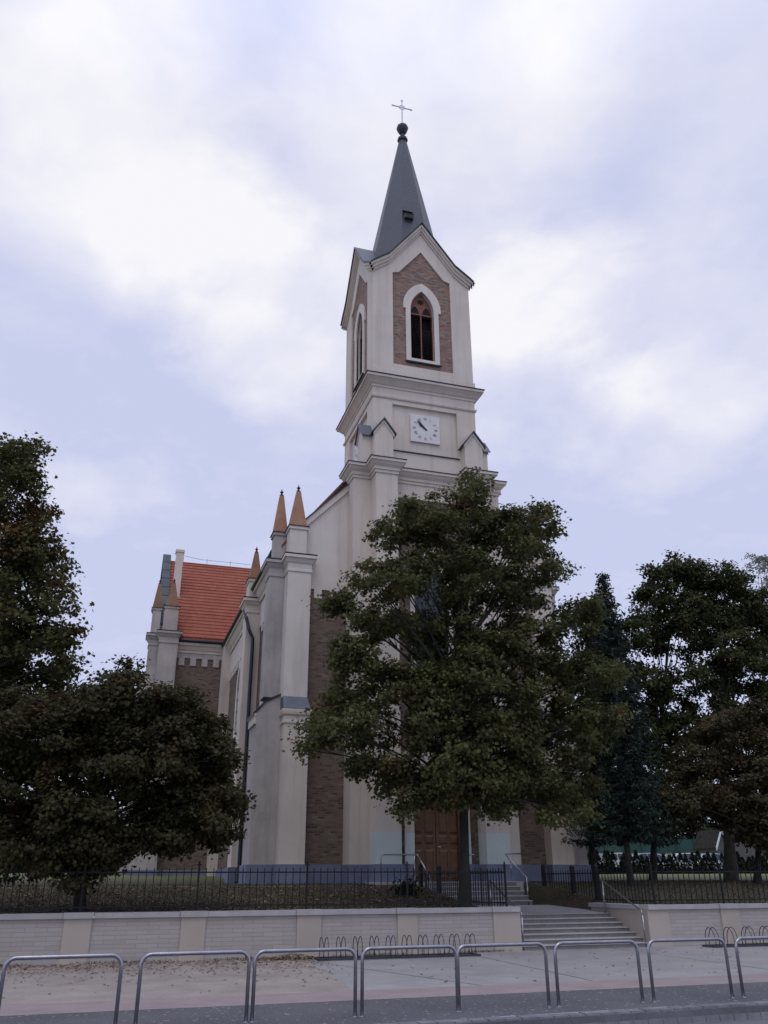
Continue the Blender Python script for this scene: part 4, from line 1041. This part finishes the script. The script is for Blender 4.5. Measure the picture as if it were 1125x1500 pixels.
def tree(label, base, trunk_top, r0, lobes, Yc, n_leaves, lsize, leaf, bark, seed, shape=MAPLE, clump=.34, depth=1.0, name='tree', group=None, cat='tree', rs_=.93, layers=1, nb=None, trunk_bend=.15, core=.45):
    """lobes: (px, py, r_px[, dY]) of the crown as seen in the photograph at depth Yc, turned into balls of real size and depth"""
    rng = np.random.default_rng(seed); rnd = random.Random(seed)
    t = thing(name, base, label, cat, group)
    B = []
    for lb in lobes:
        c = at(lb[0], lb[1], Yc); rr = lb[2]*mpp(lb[0], lb[1], Yc)*rs_
        dY = lb[3] if len(lb) > 3 else rnd.uniform(-1, 1)*depth
        f = (Yc+dY)/Yc; c = CAM+(c-CAM)*f; B.append((c, rr*f))
    for lay in range(1, layers):                      # further balls behind and before the first ones
        for lb in lobes:
            c = at(lb[0]+rnd.uniform(-.35,.35)*lb[2], lb[1]+rnd.uniform(-.3,.3)*lb[2], Yc); rr = lb[2]*mpp(lb[0], lb[1], Yc)*rs_*.78
            f = (Yc+rnd.choice((-1, 1))*rnd.uniform(.5, 1.3)*depth)/Yc; B.append((CAM+(c-CAM)*f, rr*f))
    mb = MB(); b0 = Vector(base); top = Vector(trunk_top)
    tp = curve_pts(b0, top, Vector((rnd.uniform(-1, 1), rnd.uniform(-1, 1), 0))*trunk_bend, 9)
    rs = [r0*(1.35 if i == 0 else 1.0)*(1-.80*(i/9)**1.1) for i in range(10)]
    tp = [b0-Vector((0, 0, .25))] + tp; rs = [r0*1.6] + rs
    mb.tube(tp, rs, 10)
    tk = mb.build('trunk', bark, t, smooth=True)
    zmin = min(c.z for c, r in B)
    P_, D_ = [], []
    tot = sum(r**2 for c, r in B)
    for bi, (c, r) in enumerate(B):
        # limb from the trunk into the ball
        zt = b0.z + max(.25*(top.z-b0.z), min(.95*(top.z-b0.z), (c.z-b0.z)*.62))
        s = (zt-b0.z)/(top.z-b0.z); i = min(8, int(s*9)); ff = s*9-i
        pa = tp[i+1].lerp(tp[i+2], ff) if i+2 < len(tp) else top
        rb = min(rs[min(i+1, 10)]*.42, .03+.022*r)
        lm = curve_pts(pa, c, Vector((rnd.uniform(-.3, .3), rnd.uniform(-.3, .3), .25)), 5)
        bmb = MB(); bmb.tube(lm, [rb*(1-.7*k/5) for k in range(6)], 6)
        n_c = max(5, int(nb*r*r if nb else 11*r*r+5))
        tips = []
        for q in range(n_c):
            d = Vector(rng.normal(size=3)); d.normalize()
            rad = r*(core+(1-core)*rnd.random()**.6)*1.02
            tip = c + Vector((d.x*rad, d.y*rad, d.z*rad*.92)); tips.append((tip, d))
            if q % 2 == 0:
                tw_ = curve_pts(lm[3+q % 3], tip, Vector((0, 0, rnd.uniform(-.05, .15))), 3)
                bmb.tube(tw_, [rb*.28, rb*.2, rb*.13, .006], 5)
        mb2 = bmb.build('limb', bark, t) if False else None
        mbs.append(bmb) if False else limbs.append(bmb)
        nl = int(n_leaves*r*r/tot/max(1, len(tips)))+1
        for tip, d in tips:
            k = max(2, int(nl*rng.uniform(.5, 1.5)))
            off = rng.normal(size=(k, 3))*np.array([clump, clump, clump*.6])*.55
            P_.append(np.array(tip)[None, :]+off); D_.append(np.repeat(np.array(d)[None, :], k, 0))
    allb = MB()
    for bmb in limbs:
        i = len(allb.v); allb.v += bmb.v; allb.f += [tuple(i+k for k in f) for f in bmb.f]; allb.m += bmb.m
    limbs.clear()
    sub(allb, 'branches', bark, tk)
    pos = np.concatenate(P_); D = np.concatenate(D_)
    gz = b0.z+.15; pos[:, 2] = np.maximum(pos[:, 2], gz)
    leaf_mesh('crown', pos, lsize, leaf, shape, rng, parent=t, dirs=D, flatness=.5)
    return t
limbs = []; mbs = []
def gz_at(px, py, Y):
    p = at(px, py, Y); return Vector((p.x, Y, ground_z(p.x, Y)))

# the middle maple before the door
b = at(681, 1328, 24.3); b.z = ground_z(b.x, 24.3); tt = at(662, 800, 24.5)
LOB = [(692,722,26),(700,745,34),(645,752,40),(600,765,38),(572,785,30),(650,800,55),(730,775,45),(778,765,32),(797,748,15),(775,800,40),(808,775,18),(545,845,32),(590,850,50),
 (690,850,65),(765,850,55),(815,838,26),(545,905,48),(500,888,26),(610,920,55),(690,930,75),(775,935,60),(845,905,40),(860,890,18),(520,960,42),(575,1000,50),(640,1010,60),(720,1020,70),
 (795,1010,55),(862,990,45),(893,985,20),(500,1030,42),(470,1065,34),(447,1098,16),(545,1060,45),(520,1110,32),(575,1128,38),(600,1165,30),(640,1090,45),(690,1100,60),(760,1090,65),
 (835,1070,60),(885,1050,32),(905,1040,14),(655,1155,38),(720,1150,48),(785,1150,50),(845,1140,45),(560,1150,20),(590,1188,14),(735,1188,24),(815,1190,24),(850,1190,20),(480,885,14),(690,700,14),(665,1120,45,-1.8),(705,1135,45,-1.6),(640,1140,34,-1.5),(690,1080,50,-2.0),(740,1130,42,-1.5),(670,1165,26,-1.2),(630,1040,45,-1.6),(700,980,50,-1.8)]
tree('tall dark green maple with browning leaf tips standing before the church door', (b.x, b.y, b.z), tt, .155, LOB, 24.6, 120000, .118, 'maple', 'bark_green', 11, layers=2, depth=1.4, clump=.33, core=.35, name='maple_tree')
# low round maple at the left
b = at(116, 1330, 24.1); b.z = ground_z(b.x, 24.1)
LOB = [(185,1000,24),(150,1020,45),(205,1035,50),(110,1040,50),(250,1050,55),(300,1080,42),(330,1110,26),(40,1060,60),(-20,1080,70),(70,1110,70),(160,1110,80),(240,1120,70),(310,1140,45),(340,1165,18),
 (330,1205,24),(345,1190,12),(290,1200,55),(220,1210,65),(130,1210,75),(40,1200,70),(-30,1190,70),(110,1262,36),(70,1250,45),(150,1245,45),(250,1235,36),(310,1228,22),(0,1250,40),(110,1285,22),(-60,1140,70),(188,978,12),(185,1018,44),(240,1042,48),(288,1070,44),(320,1130,38),(140,1060,60),(60,1090,60),(200,1100,60),(100,1180,60),(270,1180,55)]
tree('low broad round maple with dense dark crown at the left of the lawn', (b.x, b.y, b.z), at(150, 1060, 24.3), .135, LOB, 24.4, 120000, .108, 'maple_dark', 'bark', 12, layers=2, depth=1.3, clump=.33, name='maple_tree', core=.25)
# tall maple cut by the left picture edge
LOB = [(5,668,34),(30,655,16),(47,665,20),(65,657,8),(-45,690,60),(35,705,35),(5,740,60),(65,748,24),(-65,780,90),(45,800,52),(83,808,20),(97,835,14),(5,840,75),(70,860,38),(103,888,14),
 (-65,880,100),(45,920,60),(85,935,30),(107,920,14),(-5,960,70),(75,985,36),(103,968,18),(-75,980,100),(25,1020,60),(85,1020,28),(-35,1060,80),(-135,800,110),(-135,950,110)]
b = Vector((-6.2, 31.0, ground_z(-6.2, 31)))
tree('tall dense maple with reddish tips whose crown is cut by the left picture edge', tuple(b), at(-60, 760, 31), .34, LOB, 31.0, 70000, .15, 'maple_tall', 'bark', 13, layers=2, depth=1.8, clump=.40, name='maple_tree', core=.25)

# blue spruce
def spruce(label, px_base, px_tip, Y, z_low, w_max, seed):
    rng = np.random.default_rng(seed); rnd = random.Random(seed)
    p = at(*px_base, Y); base = Vector((p.x, Y, ground_z(p.x, Y))); tip = at(*px_tip, Y); tip = Vector((base.x+.3, Y, tip.z))
    t = thing('spruce_tree', tuple(base), label, 'tree')
    mb = MB(); mb.tube([base-Vector((0,0,.2)), base.lerp(tip,.3), base.lerp(tip,.7), tip], [.12,.10,.055,.012], 8); tk = mb.build('trunk', 'bark_grey', t, smooth=True)
    mb = MB(); P_ = []
    z = z_low
    while z < tip.z-.15:
        f = (tip.z-z)/(tip.z-z_low); ln = w_max*(.08+.92*f**.85); nbr = 7 if f > .15 else 5; a0 = rnd.random()*6.28
        for k in range(nbr):
            a = a0+k*6.283/nbr+rnd.uniform(-.2, .2); l = ln*rnd.uniform(.75, 1.1)
            dr = Vector((math.cos(a), math.sin(a), 0)); c = base.lerp(tip, (z-base.z)/(tip.z-base.z))
            pts = [c + dr*(l*s) + Vector((0, 0, -.38*l*s + .30*l*s*s + (.25*l*s if f < .25 else 0))) for s in (0, .25, .5, .75, 1)]
            mb.tube(pts, [.03*f+.008, .02*f+.006, .015*f+.005, .01, .004], 4)
            m = max(8, int(l*46))
            for q in range(m):
                s = rnd.uniform(.12, 1.0); i = min(3, int(s*4)); pp = pts[i].lerp(pts[i+1], s*4-i)
                wd = .32*(1-s*.6)*min(1, l)
                P_.append(np.array(pp)+np.array([rnd.uniform(-wd, wd), rnd.uniform(-wd, wd), rnd.uniform(-.16, .05)]))
        z += .30 if f > .3 else .22
    sub(mb, 'branches', 'bark_grey', tk)
    sh = np.array([(-.10,0),(.0,-.08),(.10,0),(.17,.35),(.05,.5),(.10,.8),(0,1),(-.12,.75),(-.05,.5),(-.17,.3)])
    leaf_mesh('crown', np.array(P_), .22, 'spruce', sh, rng, parent=t, flatness=.45, droop=.2)
spruce('blue green spruce with a pointed bare tip right of the middle maple', (925, 1312), (893, 838), 29.5, 3.3, 2.15, 21)

# trees on the right hand lawn
b = gz_at(868, 1285, 40)
tree('dark leaning tree behind the middle maple, between the church corner and the spruce', tuple(b), at(852, 1040, 40), .19,
     [(868,905,22),(875,940,34),(862,985,40),(880,1040,42),(850,1080,45),(890,1110,42),(850,1150,40),(880,1180,30),(920,1150,34)], 40.0, 24000, .21, 'tree_green', 'bark', 31, shape=OVAL, depth=1.2, name='broadleaf_tree', trunk_bend=.4, clump=.5)
b = gz_at(956, 1290, 37)
tree('tall thin crowned tree with sky gaps right of the spruce', tuple(b), at(985, 900, 37), .15,
     [(958,838,20),(985,828,24),(1008,845,28),(950,870,26),(975,880,30),(945,905,24),(1000,890,26),(930,935,30),(965,940,30),(940,985,32),(975,1000,24),(950,1040,40),(985,1060,24),(925,1080,40),(960,1110,40),(1000,1120,30),(940,1150,40),(985,1165,36),(1005,955,16),(1000,1035,30),(1010,1085,34),(960,1010,26),(995,920,22)],
     37.0, 34000, .19, 'tree_green', 'bark', 32, shape=OVAL, depth=1.2, clump=.48, name='broadleaf_tree', nb=11, core=.15, rs_=1.0)
b = gz_at(1072, 1294, 36)
tree('big dark tree with a thick trunk and reddish crown near the right picture edge', tuple(b), at(1055, 900, 36), .27,
     [(1045,850,28),(1078,855,30),(1030,880,32),(1100,876,22),(1065,900,40),(1110,905,42),(1035,925,32),(1085,955,40),(1125,960,40),(1060,975,26),(1145,912,38),(1080,1010,32),(1120,1030,30),(1050,1030,24),(1150,1000,50),(1065,1060,32),(1100,1070,34),(1030,1075,26),(1020,920,24),(1015,985,18),(1045,1000,26),(1010,850,22)],
     36.0, 42000, .19, 'tree_green', 'bark', 33, shape=OVAL, depth=1.4, clump=.48, name='broadleaf_tree', nb=11, core=.15, rs_=1.0)
b = gz_at(1112, 1312, 30)
tree('low spreading brownish tree in front at the right picture edge', tuple(b), at(1100, 1120, 30), .13,
     [(1100,1060,40),(1055,1085,40),(1120,1090,50),(1020,1115,38),(1080,1125,55),(1140,1140,60),(1000,1145,32),(1040,1160,48),(1100,1180,52),(1000,1180,34),(1050,1186,28),(1125,1215,38),(975,1170,24),(1010,1200,20),(1180,1120,70)],
     30.0, 44000, .15, 'tree_brown', 'bark', 34, shape=OVAL, depth=1.2, clump=.4, name='broadleaf_tree', core=.15, rs_=1.0)
b = gz_at(1118, 1275, 75)
tree('pale far tree peeping over the big dark tree at the right picture edge', (b.x, b.y, b.z), at(1116, 850, 75), .3,
     [(1110,820,14),(1122,824,20),(1114,842,20),(1136,835,28),(1125,870,26)], 75.0, 2200, .30, 'pale_twigs', 'bark_grey', 35, shape=OVAL, depth=.8, clump=.6, name='broadleaf_tree', nb=3)
# trees far behind, left and right
FAR = [(20,1215,46,70),(95,1222,40,72),(165,1225,40,75),(-60,1200,60,70),(240,1232,34,78),(1000,1218,40,82),(900,1215,40,80),(960,1222,34,84),(1075,1218,44,82),(1130,1205,52,80),(1200,1200,60,80),(860,1225,30,85),(960,1178,46,86),(1050,1172,50,84),(1120,1165,55,86),(895,1190,36,88),(60,1256,22,74),(130,1256,22,76),(195,1258,20,77)]
names = ['far dark tree behind the low maple at the left picture edge','far dark tree behind the trunk of the low maple','far dark tree behind the right half of the low maple','far dark tree beyond the left picture edge',
 'far dark tree beside the transept wall','far dark tree behind the teal netting right of the spruce trunk','far dark tree behind the teal netting left of the spruce trunk','far dark tree behind the teal netting between two trunks',
 'far dark tree behind the small white gabled house','far dark tree at the right picture edge behind the hedge','far dark tree beyond the right picture edge','far dark tree behind the netting by the church corner','far tall dark tree behind the spruce trunk','far tall dark tree above the small grey house','far tall dark tree above the hedge at the right picture edge','far tall dark tree behind the leaning tree','far low dark bushy tree left of the low maple trunk','far low dark bushy tree right of the low maple trunk','far low dark bushy tree nearest the transept plinth']
for i, (px, py, r, Y) in enumerate(FAR):
    b = gz_at(px, 1275, Y)
    tree(names[i], tuple(b), at(px, py, Y), .25, [(px,py,r),(px-r*.7,py+r*.3,r*.7),(px+r*.7,py+r*.25,r*.7),(px,py+r*.7,r*.8)], Y, 1900, .42, 'far_green', 'bark', 50+i, shape=QUAD, depth=.8, clump=.9, name='broadleaf_tree', group='dark trees far behind the lawn', nb=2.2)

# hedge of small thujas
rng = np.random.default_rng(5)
def thuja(loc, h, seed):
    t = thing('thuja_bush', loc, 'small dark pointed thuja in the row before the parked cars', 'thuja', 'row of pointed thujas before the parked cars')
    r_ = np.random.default_rng(seed); n = 420
    z = r_.random(n)**1.3; a = r_.random(n)*6.283; rad = (.40*(1-z)**.8+.03)*(.55+.45*r_.random(n)**.5)
    pos = np.stack([loc[0]+rad*np.cos(a), loc[1]+rad*np.sin(a), loc[2]+.05+z*h*.97], 1)
    leaf_mesh('foliage', pos, .15, 'thuja', np.array([(-.2,0),(.2,0),(.25,.5),(0,1),(-.25,.5)]), r_, parent=t, flatness=0, droop=-1.5)
    mb = MB(); mb.tube([(loc[0],loc[1],loc[2]-.05),(loc[0],loc[1],loc[2]+h*.8)], [.03,.01], 6); mb.build('stem', 'bark', t)
    return t
Yh = 52.0
px = 838; protos = []; i = 0
while px < 1165:
    p = gz_at(px, 1280, Yh)
    loc = (p.x, Yh+random.uniform(-.15, .15), p.z-.05)
    if i < 4: o = thuja(loc, 1.22, 70+i); protos.append((o, loc))
    else:
        o0, l0 = protos[i % 4]; o = dup(o0, Vector(loc)-Vector(l0)); s = random.uniform(.85, 1.2); o.scale = (random.uniform(.85, 1.15),)*2 + (s,)
    px += random.uniform(6.5, 9.5); i += 1

# parked cars
def car(x, y, z, paint, label, hatch=False):
    t = thing('parked_car', (x, y, z), label, 'car', 'cars parked behind the hedge')
    mb = MB(); W = .85
    prof = [(-2.05,.32),(-2.1,.62),(-2.0,.82),(-1.05,.92),(-.45,1.38),(.75,1.42),(1.35,1.30),(1.75,.98),(2.02,.92),(2.08,.6),(2.05,.32)]
    ins = lambda zz: W if zz < .95 else W-.14*(zz-.95)/.45
    L_ = [(x+u, y-ins(zz), z+zz) for u, zz in prof]; R_ = [(x+u, y+ins(zz), z+zz) for u, zz in prof]
    n = len(prof); mb.faces(L_+R_, [tuple(range(n-1,-1,-1)), tuple(range(n,2*n))] + [(k,(k+1)%n,n+(k+1)%n,n+k) for k in range(n)])
    bd = mb.build('body', paint, t)
    for s in (-1, 1):
        for q in ([(-.95,.97),(-.43,1.33),(.12,1.36),(.12,.97)], [(.2,.97),(.2,1.36),(.72,1.36),(1.25,1.25),(1.5,.99)]):
            mb = MB(); mb.ext([(x+u, y+s*(ins(zz)+.012), z+zz) for u, zz in q], (0,-s*.01,0)); mb.build('window', 'car_glass', t)
        for cx in (-1.3, 1.3):
            mb = MB(); mb.lathe((0,0), [(.12,-.02),(.31,-.02),(.33,.03),(.33,.15),(.31,.18),(.1,.18)], 16)
            mb.v = [Vector((x+cx+p.x, y+s*(.70+p.z), z+.33+p.y)) for p in mb.v]; wh = mb.build('wheel', 'rubber', t)
            mb = MB(); mb.lathe((0,0), [(.20,.181),(.20,.19),(.05,.2)], 12)
            mb.v = [Vector((x+cx+p.x, y+s*(.70+p.z), z+.33+p.y)) for p in mb.v]; sub(mb, 'rim', 'car_silver', wh)
    mb = MB(); mb.ext([(x-1.02,y-.62,z+.945),(x-1.02,y+.62,z+.945),(x-.5,y+.55,z+1.36),(x-.5,y-.55,z+1.36)], (-.02,0,.012)); mb.build('windscreen', 'car_glass', t)
    for s in (-1, 1):
        mb = MB(); mb.box(x-2.09, x-2.0, y+s*.6-.15, y+s*.6+.15, z+.64, z+.76); mb.build('headlight', 'clock_white', t)
    return t
Yc = 58.0
for px, paint, lab in ((896,'car_white','white car behind the hedge between the leaning tree and the spruce trunk'),(938,'car_silver','silver car behind the hedge just right of the spruce trunk'),
                       (993,'car_white','white car behind the hedge in the middle of the lawn gap'),(1034,'car_silver','silver car behind the hedge next to the small white gabled house')):
    p = gz_at(px, 1270, Yc); car(p.x, Yc+random.uniform(-.3,.3), p.z-.12, paint, lab)
# netting fence of the playing field
t = thing('netting_fence', (at(930,1260,74).x, 74, 2.0), 'teal windbreak netting on posts behind the parked cars', 'fence')
xa, xb = at(845,1240,74).x-1, at(1042,1240,74).x
mb = MB(); n = 40
for k in range(n):
    u0, u1 = xa+(xb-xa)*k/n, xa+(xb-xa)*(k+1)/n; s0, s1 = .05*math.sin(k*1.7), .05*math.sin((k+1)*1.7)
    mb.faces([(u0,74+s0,2.1),(u1,74+s1,2.1),(u1,74+s1,5.15),(u0,74+s0,5.15),(u0,74.02+s0,2.1),(u1,74.02+s1,2.1),(u1,74.02+s1,5.15),(u0,74.02+s0,5.15)], [(0,1,2,3),(7,6,5,4),(3,2,6,7)])
mb.build('netting', 'green_net', t)
for k in range(9):
    u = xa+(xb-xa)*k/8; mb = MB(); mb.tube([(u,73.9,1.9),(u,73.9,5.4)], .045, 6); mb.build('post', 'green_net', t)
# small gabled house
h0 = at(1054, 1217, 66); hx = h0.x; hz0 = 2.15
t = thing('small_house', (hx, 68, hz0), 'small grey house with white bargeboards behind the hedge', 'house')
mb = MB(); mb.ext([(hx-.4,66.2,hz0),(hx+.8,66.2,hz0),(hx+.8,66.2,hz0+2.0),(hx+.2,66.2,h0.z-.2),(hx-.4,66.2,hz0+2.0)], (0,3,0)); mb.box(hx+.802, hx+5, 66.6, 69, hz0, hz0+2.6); mb.build('wall', 'house_wall', t)
mb = MB()
for s in (-1, 1): mb.ext([(hx+.2,66.0,h0.z-.08),(hx+.2+s*.75,66.0,hz0+1.75),(hx+.2+s*.75,66.0,hz0+2.05),(hx+.2,66.0,h0.z+.15)], (0,.1,0))
mb.build('bargeboard', 'white_board', t)
mb = MB()
for s in (-1, 1): mb.ext([(hx+.2,66.101,h0.z),(hx+.2+s*.75,66.101,hz0+1.9),(hx+.2+s*.75,66.101,hz0+2.0),(hx+.2,66.101,h0.z+.12)], (0,3.2,0))
mb.build('roof', 'bark', t)
mb = MB(); mb.box(hx-.0, hx+.4, 66.15, 66.199, hz0+.9, hz0+1.8); mb.build('window', 'car_glass', t)

# low dark shrub by the fence and the tiny debris on the pavement
b = at(596, 1316, 27.5); r_ = np.random.default_rng(9)
t = thing('shrub', (b.x, 27.5, ground_z(b.x, 27.5)), 'low dark shrub on the lawn left of the side gate', 'shrub')
pos = r_.normal(size=(500, 3))*np.array([.2, .15, .13])+np.array([b.x, 27.5, ground_z(b.x, 27.5)+.2]); pos[:, 2] = np.maximum(pos[:, 2], t.location.z+.02)
leaf_mesh('foliage', pos, .09, 'thuja', OVAL, r_, parent=t)
mb = MB(); mb.tube([(b.x,27.5,t.location.z-.05),(b.x,27.5,t.location.z+.2)], .02, 6); mb.build('stem', 'bark', t)

# fallen leaves and grass
rng = np.random.default_rng(77)
def litter(name, n, xr, yr, dens, size, lift=.012, kind='leaf'):
    x = rng.uniform(*xr, n*3); y = rng.uniform(*yr, n*3); k = rng.random(n*3) < dens(x, y); x, y = x[k][:n], y[k][:n]
    return x, y
x1 = rng.uniform(-7, 10.4, 8200); y1 = rng.uniform(23.4, 30.0, 8200)
x2 = rng.uniform(15.4, 28, 2600); y2 = rng.uniform(23.6, 46, 2600)
x3 = rng.uniform(14.9, 15.25, 120); y3 = rng.uniform(26, 29, 120)
X = np.concatenate([x1, x2, x3]); Y = np.concatenate([y1, y2, y3])
Z = np.array([ground_z(a_, b_) for a_, b_ in zip(X, Y)])+.025
o = leaf_mesh('fallen_leaves', np.stack([X, Y, Z], 1), .085, 'litter', OVAL, rng, origin=(5, 26, 1), flatness=.82, droop=0); tag(o, 'yellow and brown leaves strewn over the church lawn behind the fence', 'leaves', kind='stuff')
n = 2000
x = rng.uniform(-4.5, gx0+1.2, n); y = 22.75 - np.abs(rng.exponential(1.25, n)); k = (y > 15.9) & (x < gx0+.6-(22-y)*.12); x, y = x[k], y[k]
hx_, hy_ = atz(425, 1404, 0).x, 22.3
xh = rng.normal(hx_, .5, 420); yh = 22.6-np.abs(rng.normal(0, .22, 420)); zh = .02+.10*np.exp(-((xh-hx_)/.45)**2)*rng.random(420)
X = np.concatenate([x, xh, rng.uniform(6, 19, 160)]); Y = np.concatenate([y, yh, rng.uniform(16.2, 22.6, 160)]); Z = np.concatenate([np.full(len(x), .012), zh, np.full(160, .012)])
o = leaf_mesh('fallen_leaves', np.stack([X, Y, Z], 1), .07, 'litter', OVAL, rng, origin=(3, 20, 0), flatness=.86, droop=0); tag(o, 'dry leaves scattered over the pavement, thickest at the wall foot', 'leaves', kind='stuff')
n = 26000
X = np.concatenate([rng.uniform(-8, 10.4, n//2), rng.uniform(15.4, 26, n//2)]); Y = np.concatenate([rng.uniform(23.4, 31, n//2), rng.uniform(23.4, 36, n//2)])
Z = np.array([ground_z(a_, b_) for a_, b_ in zip(X, Y)])+.035
o = leaf_mesh('grass', np.stack([X, Y, Z], 1), .10, 'grass', BLADE, rng, origin=(5, 26, 1), flatness=0, droop=-2.5); tag(o, 'short worn grass of the church lawn', 'grass', kind='stuff')
n = 1500
X = rng.uniform(-4, 10.6, n); Y = 22.9-np.abs(rng.exponential(.05, n)); Z = np.full(n, .03)
k = rng.random(n) < (.5+.5*np.sin(X*2.1))*.9; X, Y, Z = X[k], Y[k], Z[k]
o = leaf_mesh('weeds', np.stack([X, Y, Z], 1), .08, 'grass', BLADE, rng, origin=(3, 22, 0), flatness=0, droop=-2.5); tag(o, 'thin weeds at the foot of the long wall', 'weeds', kind='stuff')
